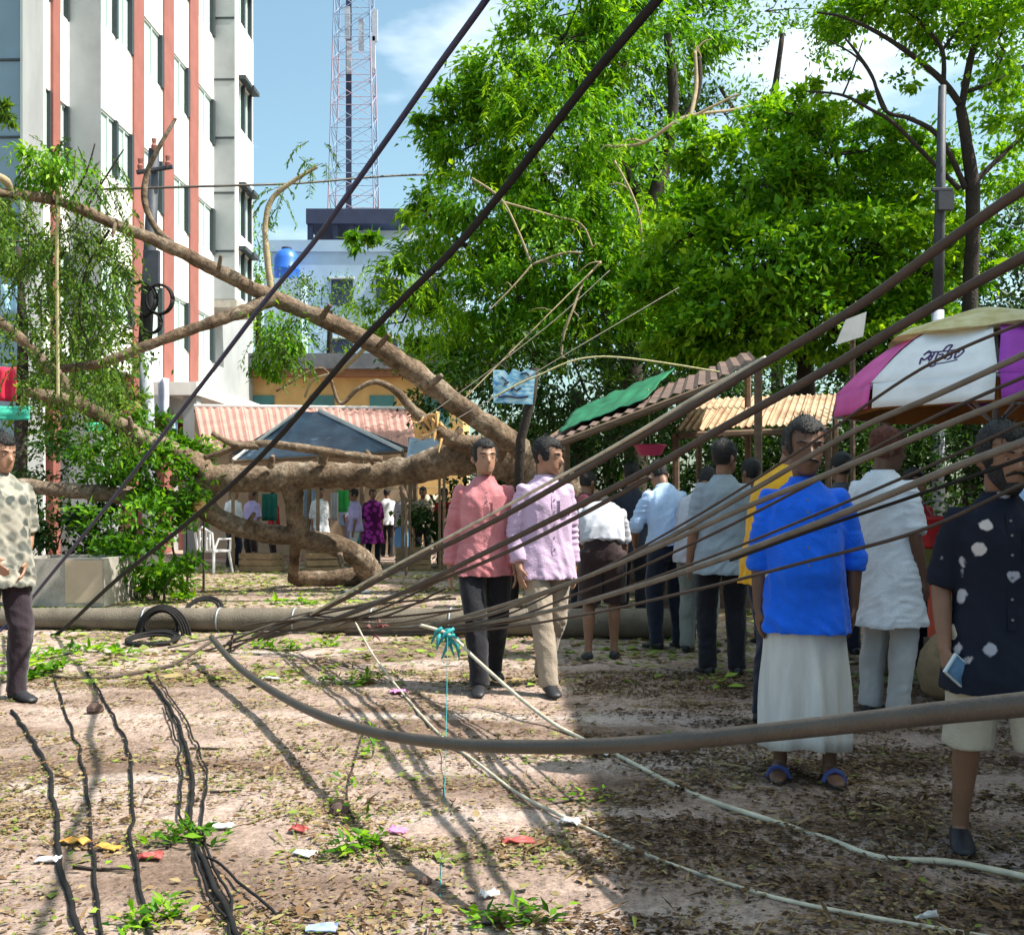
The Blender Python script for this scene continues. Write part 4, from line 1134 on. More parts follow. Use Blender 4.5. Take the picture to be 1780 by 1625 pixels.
def wrinkle(me, amp, seed, freq=7.0, hem=None):
    n = len(me.vertices)
    nor = np.empty(n * 3, dtype=np.float32); me.vertices.foreach_get('normal', nor)
    co = np.empty(n * 3, dtype=np.float32); me.vertices.foreach_get('co', co)
    nor = nor.reshape(-1, 3); co = co.reshape(-1, 3)
    d = np.empty(n)
    for i in range(n):
        p = Vector(co[i])
        on_sleeve = min(1.0, max(0.0, (abs(p.x) - 0.17) / 0.04))
        hang = 1.0 - abs(noise.noise(Vector((p.x * 13 + seed + p.z * 2.0, p.y * 13, p.z * 3.2)))) * 2.4        # long folds falling down the cloth
        pull = 1.0 - abs(noise.noise(Vector((p.x * 6 + seed, p.y * 5, p.z * 15 + p.x * 11)))) * 2.6             # drag folds across it
        rings_ = 1.0 - abs(noise.noise(Vector((p.x * 5, p.y * 5 + seed, p.z * 24)))) * 2.4                      # creases round a sleeve
        big = noise.noise(Vector((p.x * 5 + seed, p.y * 5, p.z * 5)))
        body_ = 0.9 * max(-.6, hang) + 0.8 * max(-.6, pull) * (0.35 + 0.65 * max(0, noise.noise(Vector((p.x * 3, p.y * 3, p.z * 3 + seed))) + .4))
        if hem is not None and p.z < hem + .22: body_ *= 1 + 1.3 * (hem + .22 - p.z) / .22
        d[i] = amp * (body_ * (1 - on_sleeve) + 1.1 * max(-.6, rings_) * on_sleeve + 0.7 * big + 0.2 * noise.noise(p * 40))
    co = co + nor * d[:, None]
    me.vertices.foreach_set('co', co.astype(np.float32).ravel())
    me.update()

def child(name, me, m, parent):
    me.materials.clear(); me.materials.append(m)
    me.name = name
    o = bpy.data.objects.new(name, me)
    COL.objects.link(o)
    o.parent = parent
    return o

HEAD = [(0.000, 0.022, 0.026, -0.058), (0.012, 0.036, 0.046, -0.045), (0.035, 0.052, 0.068, -0.026), (0.065, 0.062, 0.083, -0.012), (0.10, 0.068, 0.091, -0.003),
        (0.135, 0.072, 0.096, 0.003), (0.165, 0.070, 0.093, 0.006), (0.195, 0.058, 0.078, 0.010), (0.215, 0.036, 0.050, 0.012), (0.226, 0.010, 0.014, 0.012)]

def person(label, loc, face, height=1.68, lean=0.0, arms=None, legs=None, head=(0, 0), skin='skin', hair='hair_black', hair_len=0.0,
           top=None, top_hem=0.80, sleeve=1.6, fit=1.0, bottom=None, bottom_kind='trousers', bottom_len=1.0, shoes='shoe_dark', voxel=0.012,
           belly=0.0, beard=0.0, moustache=False, collar=True, eyes=True, curl=(0.5, 0.5), placket=False, hat=None, group=None, wr=0.0075, cat='person', foot_yaw=0.15, hood=None, hs=1.08):
    """face: heading in degrees, 0 looks to the camera side (-Y), 90 to image right (+X)"""
    t = thing('person', label, cat, loc, math.radians(face), group)
    s = height / 1.70
    seed = abs(hash(label)) % 97 if False else sum(map(ord, label)) % 97
    rnd = random.Random(seed)
    def UB(p):
        x, y, z = p
        if z <= 0.92 or abs(lean) < 1e-4: return Vector((x, y, z))
        tt = z - 0.92; R = 0.34; k = lean / R
        a = lean * min(1, tt / R); tb = min(tt, R)
        sy, sz = -(1 - math.cos(k * tb)) / k, math.sin(k * tb) / k
        if tt > R:
            sy -= math.sin(lean) * (tt - R); sz += math.cos(lean) * (tt - R)
        return Vector((x, sy + y * math.cos(a), 0.92 + sz + y * math.sin(a)))
    HY_ = 1.474
    Rh = Matrix.Rotation(math.radians(head[0]), 3, 'Z') @ Matrix.Rotation(math.radians(head[1]), 3, 'X')
    def HT(p):
        q = Rh @ ((Vector(p) - Vector((0, 0.015, HY_))) * hs) + Vector((0, 0.015, HY_))
        return UB(q)
    def ring(z, rx, ry, yo=0.0, n=20, sq=2.4, xo=0.0, tf=UB):
        r = []
        for i in range(n):
            a = 2 * math.pi * i / n
            c_, s_ = math.cos(a), math.sin(a)
            r.append(tf((xo + rx * math.copysign(abs(c_) ** (2 / sq), c_), yo + ry * math.copysign(abs(s_) ** (2 / sq), s_), z)))
        return r
    A = arms or [None, None]
    SH, EL, WR, FD = {}, {}, {}, {}
    for i, sg in enumerate((-1, 1)):          # -1: image left when facing the camera
        up, fo = A[i] if A[i] else ((0.16 * sg, 0.02, -1), (0.06 * sg, -0.16, -1))
        SH[sg] = UB((0.158 * sg, 0.005, 1.352))
        EL[sg] = SH[sg] + Vector(up).normalized() * 0.285
        WR[sg] = EL[sg] + Vector(fo).normalized() * 0.245
        FD[sg] = Vector(fo).normalized()
    Lg = legs or [(-0.105, 0.02, 0), (0.105, -0.02, 0)]
    HIP, KN, AN = {}, {}, {}
    for i, sg in enumerate((-1, 1)):
        h = Vector((0.092 * sg, 0, 0.90)); a = Vector((Lg[i][0], Lg[i][1], 0.085 + Lg[i][2]))
        d = a - h; L1, L2 = 0.425, 0.40
        dl = min(d.length, L1 + L2 - 0.002)
        ca = (L1 ** 2 + dl ** 2 - L2 ** 2) / (2 * L1 * dl)
        dn = d.normalized(); fw = Vector((0.12 * sg, -1, 0)); fw = (fw - dn * fw.dot(dn)).normalized()
        an = math.acos(max(-1, min(1, ca)))
        HIP[sg], KN[sg], AN[sg] = h, h + dn * L1 * math.cos(an) + fw * L1 * math.sin(an), a
    # ---- body
    b = MB()
    tor = [(0.80, 0.10, 0.085, 0), (0.87, 0.155, 0.108, 0.005), (0.94, 0.158, 0.108, 0.005), (1.05, 0.138, 0.098, -belly * .5), (1.16, 0.148, 0.104, -belly * .2), (1.27, 0.163, 0.112, 0),
           (1.33, 0.150, 0.104, 0.005), (1.385, 0.112, 0.080, 0.008), (1.425, 0.070, 0.062, 0.01), (1.45, 0.055, 0.055, 0.01)]
    b.add(*loft([ring(z, x, y, o) for z, x, y, o in tor]))
    b.add(*loft([ring(z, 0.052, 0.055, 0.015 - 0.1 * (z - 1.42), 14, 2.0) for z in (1.40, 1.45)] + [ring(z, 0.050, 0.056, 0.008, 14, 2.0, tf=HT) for z in (1.49, 1.53, 1.56)]))
    hz0 = 1.474
    b.add(*loft([ring(hz0 + z, rx, ry, yo, 20, 2.1, tf=HT) for z, rx, ry, yo in HEAD]))
    def ht(x, y, z): return HT((x, y, hz0 + z))
    b.tube([ht(0, -.088, .118), ht(0, -.104, .095), ht(0, -.113, .079), ht(0, -.094, .070)], [.008, .011, .0155, .010], 8)
    b.tube([ht(-.022, -.085, .046), ht(0, -.095, .048), ht(.022, -.085, .046)], [.007, .0095, .007], 6)
    b.tube([ht(-.045, -.080, .127), ht(0, -.092, .127), ht(.045, -.080, .127)], [.010, .012, .010], 6)
    for sg in (-1, 1):
        b.tube([ht(.070 * sg, .010, .075), ht(.080 * sg, .014, .095), ht(.080 * sg, .018, .118)], [.009, .014, .010], 8)
        b.tube([UB((.10 * sg, .008, 1.350)), SH[sg], SH[sg].lerp(EL[sg], .5), EL[sg], EL[sg].lerp(WR[sg], .35), WR[sg], WR[sg] + FD[sg] * .02], [.054, .050, .045, .039, .040, .027, .025], 12)
        # hand
        fd = FD[sg]
        pn = Vector((-sg, 0.1, 0)); pn = (pn - fd * pn.dot(fd))
        pn = pn.normalized() if pn.length > .2 else Vector((0, 0, -1))
        th = fd.cross(pn) * (1 if fd.cross(pn).y < 0 else -1)
        w = WR[sg]
        prings = []
        for q, (hw, ht_) in ((0.0, (.024, .018)), (.03, (.034, .017)), (.06, (.040, .016)), (.088, (.039, .013))):
            prings.append([w + fd * q + th * (hw * math.cos(a)) + pn * (ht_ * math.sin(a)) for a in [2 * math.pi * k_ / 12 for k_ in range(12)]])
        b.add(*loft(prings))
        cu = curl[0 if sg < 0 else 1]
        for off, ln in ((.030, .95), (.010, 1.05), (-.010, 1.0), (-.029, .80)):
            p = w + fd * .082 + th * off; d = fd.copy(); pts = [p]
            for j, L_ in enumerate((.036, .026, .020)):
                d = (Matrix.Rotation((.35 + .55 * j) * cu, 3, fd.cross(pn).normalized()) @ fd) if True else d
                p = p + d * L_ * ln; pts.append(p)
            b.tube(pts, [.0095, .009, .0085, .007], 7)
        p = w + fd * .028 + th * .028
        b.tube([p, p + (fd * .7 + th * .6 + pn * .25).normalized() * .038, p + (fd * .85 + th * .35 + pn * .4).normalized() * .068], [.013, .011, .008], 7)
        b.tube([HIP[sg] + Vector((0, 0, .02)), HIP[sg].lerp(KN[sg], .45), KN[sg], KN[sg].lerp(AN[sg], .3) + Vector((0, .012, 0)), AN[sg].lerp(KN[sg], .15), AN[sg] - Vector((0, 0, .01))],
               [.088, .074, .053, .055, .034, .036], 12)
        fy = Matrix.Rotation(foot_yaw * sg, 3, 'Z')
        fr = []
        for (y, zt, hw) in ((.062, .05, .022), (.045, .075, .033), (0, .085, .036), (-.06, .062, .042), (-.12, .040, .046), (-.165, .028, .038), (-.182, .018, .02)):
            fr.append([AN[sg] + fy @ Vector((hw * math.cos(a), y, 0)) + Vector((0, 0, -.083 + zt / 2 + zt / 2 * math.sin(a))) for a in [2 * math.pi * k_ / 10 for k_ in range(10)]])
        b.add(*loft(fr))
    for p in b.v: p *= s
    child('body', remesh(b, voxel), M[skin], t)
    # ---- hair
    if hair:
        hn, seg = 18, 28
        hr = []; keep_h = []
        for i in range(hn):
            z = 0.03 + (0.242 - 0.03) * i / (hn - 1)
            zz = min(z / 1.06, 0.2255)
            for a_, b_ in zip(HEAD, HEAD[1:]):
                if a_[0] <= zz <= b_[0]:
                    u = (zz - a_[0]) / (b_[0] - a_[0]); rx, ry, yo = (a_[k_] * (1 - u) + b_[k_] * u for k_ in (1, 2, 3)); break
            r = []
            for k_ in range(seg):
                a = 2 * math.pi * k_ / seg
                cx_, cy_ = math.cos(a), math.sin(a)
                front = max(0, -cy_); back = max(0, cy_)
                line = 0.172 * front ** 1.5 + 0.075 * (1 - front - back) + (0.045 - hair_len * .1) * back if front < .55 else 0.158 + 0.02 * abs(cx_)
                g = 1.10 + 0.05 * noise.noise((cx_ * 4 + seed, cy_ * 4, z * 30)) + 0.04 * noise.noise((cx_ * 11, cy_ * 11 + seed, z * 70))
                if z < line: g = 0.80
                elif z < line + 0.012 + .008 * noise.noise((cx_ * 9, cy_ * 9, seed)): g = 1.02
                keep_h.append(g > 1.0)
                r.append(HT((rx * g * cx_, yo + ry * g * cy_, hz0 + z)))
            hr.append(r)
        v, f = loft(hr)
        ho = obj('hair', [p * s for p in v], f, M[hair], t, local=True, smooth=True)
        if voxel < .0135:
            hc = HT((0, .005, hz0 + .11)) * s
            rh = np.random.default_rng(seed)
            cand = [q * s for q, k_ in zip(v, keep_h) if k_]
            nst = 900
            idx = rh.integers(0, len(cand), nst)
            B_ = np.array([cand[i] for i in idx]) + rh.normal(0, .006, (nst, 3))
            O_ = unit(B_ - np.array(hc))
            D_ = unit(O_ * .35 + rh.normal(0, .55, (nst, 3)) + np.array([0, 0, -.25]))
            S_ = unit(np.cross(D_, O_) + 1e-6)
            Ls = rh.uniform(.014, .034, (nst, 1)) * s
            B_ = B_ - O_ * .004
            V_ = np.stack([B_ - S_ * .0022, B_ + S_ * .0022, B_ + D_ * Ls], 1).reshape(-1, 3)
            hm = fast_mesh('hair_strands', V_, np.arange(nst * 3).reshape(-1, 3), M[hair])
            hs_o = bpy.data.objects.new('hair_strands', hm); COL.objects.link(hs_o); hs_o.parent = ho; hs_o['kind'] = 'stuff'
    if eyes:
        for sg in (-1, 1):
            e = MB()
            c = ht(.031 * sg, -.083, .108)
            n_ = 10
            f0 = (HT((0, -1, hz0 + .1)) - HT((0, 0, hz0 + .1))).normalized()
            sx = (HT((1, 0, hz0 + .1)) - HT((0, 0, hz0 + .1))).normalized(); sz = sx.cross(f0) * -1
            rs = []
            for d_, r_ in ((-.004, .0115), (.003, .0105), (.0062, .0068), (.0072, .0015)):
                rs.append([c + f0 * d_ + sx * r_ * math.cos(a) + sz * r_ * .42 * math.sin(a) for a in [2 * math.pi * k_ / n_ for k_ in range(n_)]])
            v, f = loft(rs)
            mi = [1 if (len(q) == 4 and min(q) >= 2 * n_) or (len(q) == n_ and min(q) > 0) else 0 for q in f]
            obj('eye', [p * s for p in v], f, [M['eye_white'], M['eye_dark']], t, local=True, smooth=True, midx=mi)
            v, f = tube([ht(.014 * sg, -.096, .128), ht(.034 * sg, -.091, .133), ht(.052 * sg, -.077, .127)], [.0045, .005, .003], 5)
            obj('eyebrow', [p * s for p in v], f, M['hair_black'], t, local=True)
    if moustache:
        v, f = tube([ht(-.033, -.082, .052), ht(-.015, -.0975, .063), ht(0, -.1005, .064), ht(.015, -.0975, .063), ht(.033, -.082, .052)], [.004, .0075, .006, .0075, .004], 6)
        obj('moustache', [p * s for p in v], f, M['hair_black'], t, local=True, smooth=True)
    if beard:
        rs = []
        for z, g in ((-.012, .9), (.0, 1.28), (.018, 1.16), (.04, 1.08), (.06, 1.05), (.078, 1.03), (.09, .95)):
            zz = max(.002, z)
            for a_, b_ in zip(HEAD, HEAD[1:]):
                if a_[0] <= zz <= b_[0]:
                    u = (zz - a_[0]) / (b_[0] - a_[0]); rx, ry, yo = (a_[k_] * (1 - u) + b_[k_] * u for k_ in (1, 2, 3)); break
            r = []
            for k_ in range(24):
                a = 2 * math.pi * k_ / 24; c_, s_ = math.cos(a), math.sin(a)
                gg = g if s_ < .15 else .7
                if s_ < -.72 and z > .036: gg = .82
                r.append(HT((rx * gg * c_, yo + ry * gg * s_ - (.004 if s_ < 0 else 0), hz0 + z)))
            rs.append(r)
        v, f = loft(rs)
        obj('beard', [p * s for p in v], f, M['hair_black'], t, local=True, smooth=True)
    # ---- top
    if top:
        c = MB()
        e = 0.020 * fit
        TR = [(0.84, 0.182, 0.132, 0.0), (0.92, 0.174, 0.124, 0.002), (1.00, 0.156 + belly * .3, 0.112 + belly, -belly * .6), (1.08, 0.154 + belly * .3, 0.110 + belly, -belly * .7), (1.17, 0.160 + belly * .2, 0.112 + belly * .6, -belly * .3),
              (1.26, 0.158, 0.116, 0), (1.325, 0.150, 0.108, .004), (1.375, 0.118, 0.090, .008), (1.415, 0.078, 0.068, .012), (1.448, 0.050, 0.052, .012)]
        rs = []
        if top_hem < 0.84:
            for q in range(4):
                z = top_hem + (0.84 - top_hem) * q / 4
                fl = (0.84 - z)
                rs.append(ring(z, 0.182 + e + fl * .12, 0.132 + e + fl * .20, 0.0, 28))
        rs += [ring(z, x + e, y + e, o, 28) for z, x, y, o in TR if z >= top_hem - .001]
        c.add(*loft(rs))
        for sg in (-1, 1):
            def arm_at(q):
                return SH[sg].lerp(EL[sg], q) if q <= 1 else EL[sg].lerp(WR[sg], q - 1)
            qs = [x for x in (0, .3, .6, 1.0, 1.3, 1.6, 1.9) if x < sleeve - .05] + [sleeve]
            pts = [UB((.085 * sg, .008, 1.345))] + [arm_at(q) for q in qs]
            rad = [.056] + [(.053 + .004 * min(1, q * 2) - .006 * min(q, 1) - (.010 * max(0, q - 1))) + e * .45 for q in qs]
            if sleeve < 1.2: rad[-1] += .006
            c.tube(pts, rad, 16)
        for p in c.v: p *= s
        me = remesh(c, max(voxel, .010))
        open_hem(me, min(p.z for p in c.v) + .022)
        wrinkle(me, wr, seed, hem=top_hem * s)
        child('shirt', me, top, t)
        if collar:
            rs = [ring(z, rx, ry, yo, 20, 2.0) for z, rx, ry, yo in ((1.425, .090, .078, .006), (1.447, .076, .073, .008), (1.466, .068, .070, .010), (1.464, .060, .062, .010), (1.44, .058, .058, .010))]
            v, f = loft(rs, False)
            obj('collar', [p * s for p in v], f, top, t, local=True, smooth=True)
        if placket:
            pts = []
            for z, x, y, o in reversed(TR):
                if 0.86 <= z <= 1.40: pts.append(UB((0.006, o - y - e - .004, z)))
            v, f = [], []
            for p in pts:
                v += [p + Vector((-.016, .0, 0)), p + Vector((.016, .0, 0)), p + Vector((.016, .02, 0)), p + Vector((-.016, .02, 0))]
            for i in range(len(pts) - 1):
                for k_ in range(4):
                    f.append((i * 4 + k_, i * 4 + (k_ + 1) % 4, i * 4 + 4 + (k_ + 1) % 4, i * 4 + 4 + k_))
            pk = []
            for jj in range(6):
                z = 1.20 + .125 * jj / 5
                for ii in range(6):
                    x = .045 + .10 * ii / 5
                    ry = .117 + e + .009; rx_ = .163 + e + .006
                    pk.append(UB((x, -ry * max(.05, 1 - (x / rx_) ** 2.4) ** (1 / 2.4) - (belly * .25 if z < 1.25 else 0), z - (.012 if jj == 0 and 1 < ii < 4 else 0))))
            obj('pocket', [p * s for p in pk], [(r_ * 6 + c_, r_ * 6 + c_ + 1, r_ * 6 + c_ + 7, r_ * 6 + c_ + 6) for r_ in range(5) for c_ in range(5)], top, t, local=True)
            pl = obj('placket', [p * s for p in v], f, top, t, local=True)
            for i in range(len(pts) - 1):
                q = pts[i].lerp(pts[i + 1], .5) + Vector((0, -.003, 0))
                vv, ff = tube([q, q + Vector((0, -.004, 0))], .006, 8)
                obj('button', [p * s for p in vv], ff, M['button'], pl, local=True)
    # ---- bottom
    if bottom and bottom_kind in ('trousers', 'shorts'):
        c = MB()
        c.add(*loft([ring(z, x, y, .004, 24) for z, x, y in ((0.79, .12, .10), (0.85, .172, .122), (.93, .168, .119), (1.0, .152, .110))]))
        for sg in (-1, 1):
            full = [(HIP[sg] + Vector((0, 0, .03)), .098), (HIP[sg].lerp(KN[sg], .3), .095), (HIP[sg].lerp(KN[sg], .7), .082), (KN[sg], .075), (KN[sg].lerp(AN[sg], .35) + Vector((0, .008, 0)), .072), (KN[sg].lerp(AN[sg], .7), .064), (AN[sg] + Vector((0, 0, -.035)), .064)]
            if bottom_kind == 'shorts':
                full = [(p, r + .016) for p, r in full[:3]] + [(HIP[sg].lerp(KN[sg], bottom_len) if bottom_len <= 1 else KN[sg].lerp(AN[sg], bottom_len - 1), .10)]
            c.tube([p for p, r in full], [r for p, r in full], 14)
        for p in c.v: p *= s
        me = remesh(c, max(voxel, .010)); wrinkle(me, wr * .9, seed + 3, 6)
        child('shorts' if bottom_kind == 'shorts' else 'trousers', me, bottom, t)
    elif bottom and bottom_kind == 'lungi':
        rs = []; n = 72
        zb = 0.16 if bottom_len >= 1 else 0.16 + (1 - bottom_len) * .8
        mid = (AN[-1] + AN[1]) / 2
        for i in range(15):
            u = i / 14; z = 1.0 + (zb - 1.0) * u
            u2 = max(0.0, (u - .10) / .90); rx = .192 + .014 * min(1.0, max(0.0, (u - .3) / .3)); ry = .124 + .050 * min(1, max(0, u - .25) * 2)
            cx_, cy_ = mid.x * u, mid.y * u - .006
            r = []
            for k_ in range(n):
                a = 2 * math.pi * k_ / n
                ff = max(0.0, min(1.0, (u - .36) / .3)); g = 1 + (.003 + .12 * min(1, u * 1.3) * ff) * (math.sin(a * 11 + seed + 1.2 * u) * .45 + math.sin(a * 7 + 2 + 2 * u) * .5)
                dfr = (a - 4.85 - .12 * u + math.pi) % (2 * math.pi) - math.pi          # overlapping front fold
                g += ff * (.20 * math.exp(-(dfr / .10) ** 2) * (0.35 + u) - .02 * math.exp(-((dfr - .30) / .14) ** 2) * (.3 + u))
                r.append(Vector((cx_ + rx * g * math.cos(a), cy_ + ry * g * math.sin(a), z + .012 * math.sin(a * 3) * u)))
            rs.append(r)
        v, f = loft(rs)
        obj('lungi', [p * s for p in v], f, bottom, t, local=True, smooth=True)
    # ---- shoes
    if shoes:
        for sg in (-1, 1):
            fy = Matrix.Rotation(foot_yaw * sg, 3, 'Z'); fr = []
            for (y, zt, hw) in ((.070, .06, .024), (.052, .082, .037), (0, .088, .041), (-.06, .070, .046), (-.12, .050, .049), (-.170, .036, .042), (-.190, .022, .022)):
                fr.append([AN[sg] + fy @ Vector((hw * math.cos(a), y, 0)) + Vector((0, 0, -.086 + zt / 2 + zt / 2 * max(-.95, math.sin(a)))) for a in [2 * math.pi * k_ / 12 for k_ in range(12)]])
            if shoes == 'sandal_blue':
                v, f = loft([[q if q.z < AN[sg].z - .072 else Vector((q.x, q.y, AN[sg].z - .072)) for q in r] for r in fr])
                so = obj('sandal', [p * s for p in v], f, M['shoe_dark'], t, local=True)
                ar = [AN[sg] + fy @ Vector((x, -.09, 0)) + Vector((0, 0, -.083 + z)) for x, z in ((-.052, .01), (-.035, .05), (0, .064), (.035, .05), (.052, .01))]
                v, f = tube(ar, [.013] * 5, 6)
                obj('strap', [p * s for p in v], f, M[shoes], so, local=True)
            else:
                v, f = loft(fr)
                obj('shoe', [p * s for p in v], f, M[shoes], t, local=True, smooth=True)
    if hat:
        rs = []
        for z, g in ((.150, 1.12), (.175, 1.13), (.205, 1.10), (.232, .95), (.242, .6), (.244, .1)):
            zz = min(z / 1.07, .22)
            for a_, b_ in zip(HEAD, HEAD[1:]):
                if a_[0] <= zz <= b_[0]:
                    u = (zz - a_[0]) / (b_[0] - a_[0]); rx, ry, yo = (a_[k_] * (1 - u) + b_[k_] * u for k_ in (1, 2, 3)); break
            if z > .2: rx, ry = .058, .078
            rs.append([HT((rx * g * math.cos(a), yo + ry * g * math.sin(a), hz0 + z)) for a in [2 * math.pi * k_ / 24 for k_ in range(24)]])
        v, f = loft(rs)
        obj('cap', [p * s for p in v], f, hat, t, local=True, smooth=True)
    t['_'] = 0
    del t['_']
    INFO[label] = dict(WR={k_: v_ * s for k_, v_ in WR.items()}, FD=FD, rot=Matrix.Rotation(math.radians(face), 3, 'Z'), loc=Vector(loc), s=s)
    return t

INFO = {}
def at(px, d): return (((px - CX) / FPX) * d, d, 0.0)

pink_shirt = cloth('pink_check', (0.50, 0.15, 0.17), 0.25, (0.60, 0.24, 0.26))
lilac_shirt = cloth('lilac_cotton', (0.52, 0.38, 0.54), 0.08)
black_cloth = cloth('black_cloth', (0.012, 0.012, 0.017), 0.3)
navy_cloth = cloth('navy_cloth', (0.014, 0.018, 0.036), 0.3)
khaki = cloth('khaki', (0.33, 0.27, 0.21), 0.12)
blue_shirt = cloth('royal_blue', (0.008, 0.13, 0.80), 0.2)
pale_lungi = mat('pale_lungi', (0.62, 0.61, 0.60), 0.85, 0.12, 4, 0.15, 80, stretch=(5, 5, .6))
white_cotton = cloth('white_cotton', (0.72, 0.75, 0.80), 0.08)
pale_trouser = cloth('pale_trouser', (0.50, 0.50, 0.50), 0.12)
yellow_shirt = cloth('mustard', (0.72, 0.37, 0.012), 0.1)
sky_shirt = cloth('sky_shirt', (0.42, 0.56, 0.78), 0.12)
greyblue_shirt = cloth('greyblue_shirt', (0.27, 0.33, 0.38), 0.12)
pale_grey_shirt = cloth('pale_grey_shirt', (0.46, 0.47, 0.52), 0.1)
brown_cloth = cloth('brown_cloth', (0.035, 0.020, 0.020), 0.25)
red_cloth = cloth('red_cloth', (0.45, 0.02, 0.025), 0.2)
magenta_cloth = printed('magenta_print', (0.10, 0.008, 0.09), (0.42, 0.04, 0.36), 9, 0.4, 0.1)
beige_shorts = cloth('beige_shorts', (0.46, 0.40, 0.31), 0.12)
floral = printed('floral_print', (0.011, 0.014, 0.026), (0.62, 0.56, 0.54), 10.5, 0.21, 0.07, (0.36, 0.38, 0.46), 0.08)
leaf_print = printed('leaf_print', (0.34, 0.32, 0.27), (0.07, 0.08, 0.075), 15, 0.42, 0.28, (0.20, 0.20, 0.17), 0.1)
lilac_print = cloth('lilac_print', (0.42, 0.36, 0.62), 0.2)
blue_lungi_far = striped('blue_check_lungi', (0.03, 0.22, 0.62), (0.25, 0.50, 0.75), 14, 2)

# near row
person('bearded man in a navy floral shirt and beige shorts, holding a phone', at(1738, 3.95), -8, 1.51, arms=[((-0.24, 0.06, -1), (-0.02, -0.34, -1)), ((0.24, 0.05, -1), (0.06, -0.25, -1))],
       legs=[(-0.13, 0.10, 0), (0.16, -0.06, 0)], head=(14, 4), skin='skin', top=floral, sleeve=0.98, top_hem=0.66, fit=1.0, bottom=beige_shorts, bottom_kind='shorts', bottom_len=1.12,
       voxel=0.008, beard=1, moustache=True, hs=1.2, curl=(1.1, .6), shoes='shoe_dark', wr=.006, placket=True)
person('man in a royal blue shirt over a pale lungi and sandals', at(1398, 5.06), -10, 1.61, arms=[((-0.20, 0.03, -1), (-0.02, -0.16, -1)), ((0.30, 0.10, -1), (-0.03, -0.06, -1))],
       legs=[(-0.115, 0.0, 0), (0.115, -0.04, 0)], head=(8, 3), hs=1.22, skin='skin_dark', top=blue_shirt, sleeve=1.28, top_hem=0.71, fit=1.0, belly=.02, bottom=pale_lungi, bottom_kind='lungi',
       voxel=0.009, moustache=True, shoes='sandal_blue', placket=True, wr=.008)
person('man in a mustard shirt and dark trousers half hidden behind the blue shirt', at(1345, 6.2), 118, 1.72, top=yellow_shirt, sleeve=1.0, fit=1.2, bottom=navy_cloth, eyes=False, voxel=.012, lean=.30, head=(0, 12))
person('man with henna hair in a white kurta turned away from the camera', at(1536, 6.5), 128, 1.70, arms=[((-0.18, 0.0, -1), (-.05, -0.3, -1)), ((0.24, 0.12, -1), (0.02, -0.45, -.8))],
       head=(-25, 8), skin='skin_dark', hair='hair_henna', hair_len=.3, top=white_cotton, sleeve=0.95, top_hem=0.55, fit=1.5, bottom=pale_trouser, voxel=.010, wr=.008, eyes=False, beard=0)
person('boy with black hair and red clothing beside the white kurta', at(1588, 8.6), 30, 1.52, top=red_cloth, sleeve=1.0, bottom=navy_cloth, voxel=.012)
person('man in a light blue shirt cut off by the right edge', at(1815, 6.4), 150, 1.66, top=sky_shirt, sleeve=1.0, bottom=navy_cloth, voxel=.014, eyes=False)
person('man in a pink shirt and black trousers walking toward the cables', at(842, 7.55), 6, 1.69, arms=[((-0.22, 0.16, -1), (-0.06, -0.06, -1)), ((0.14, -0.14, -1), (0.02, -0.42, -1))],
       legs=[(-0.05, -0.24, 0), (0.08, 0.20, 0.035)], head=(10, -3), skin='skin_sunlit', top=pink_shirt, sleeve=1.9, top_hem=0.78, fit=.85, bottom=black_cloth, voxel=.010, placket=True)
person('man in a lilac shirt and khaki trousers glancing to the right', at(948, 7.5), 22, 1.70, arms=[((-0.20, 0.06, -1), (-0.02, -0.35, -1)), ((0.16, 0.12, -1), (0.10, -0.02, -1))],
       legs=[(-0.06, -0.20, 0), (0.07, 0.20, 0.03)], head=(38, 4), skin='skin_sunlit', top=lilac_shirt, sleeve=1.85, top_hem=0.76, fit=.95, bottom=khaki, voxel=.010, placket=True)
person('man in a grey blue shirt seen from behind, head turned left', at(1256, 8.1), 184, 1.72, arms=[((-0.16, 0, -1), (0.0, -0.3, -1)), ((0.20, 0.0, -1), (0.08, -0.25, -1))], head=(-50, 0), skin='skin',
       top=greyblue_shirt, sleeve=0.95, top_hem=0.74, fit=1.2, bottom=black_cloth, voxel=.011, eyes=False)
person('man in a sky blue shirt bending his head, back turned', at(1162, 9.6), 200, 1.68, lean=.30, head=(0, 22), arms=[((-0.4, -0.2, -1), (0.1, -.7, -1)), ((0.45, -0.15, -1), (-.3, -.6, -.6))],
       top=sky_shirt, sleeve=1.1, top_hem=0.86, fit=1.3, bottom=navy_cloth, voxel=.012, eyes=False)
person('person in a pale grey shirt and brown cloth stooping low with back turned', at(1047, 8.9), 176, 1.62, lean=1.15, head=(0, 10), arms=[((-0.15, -0.5, -1), (0, -.3, -1)), ((0.15, -0.5, -1), (0, -.3, -1))],
       legs=[(-0.10, -0.04, 0), (0.12, 0.06, 0)], top=pale_grey_shirt, sleeve=0.9, top_hem=0.93, fit=1.4, bottom=brown_cloth, bottom_kind='shorts', bottom_len=.98, voxel=.011, eyes=False)
person('man in pale baggy trousers behind the grey blue shirt', at(1212, 9.3), 150, 1.64, lean=.5, head=(0, 15), top=pale_grey_shirt, sleeve=1.0, bottom=cloth('grey_trouser', (0.22, 0.24, 0.22), .2), voxel=.013, eyes=False)
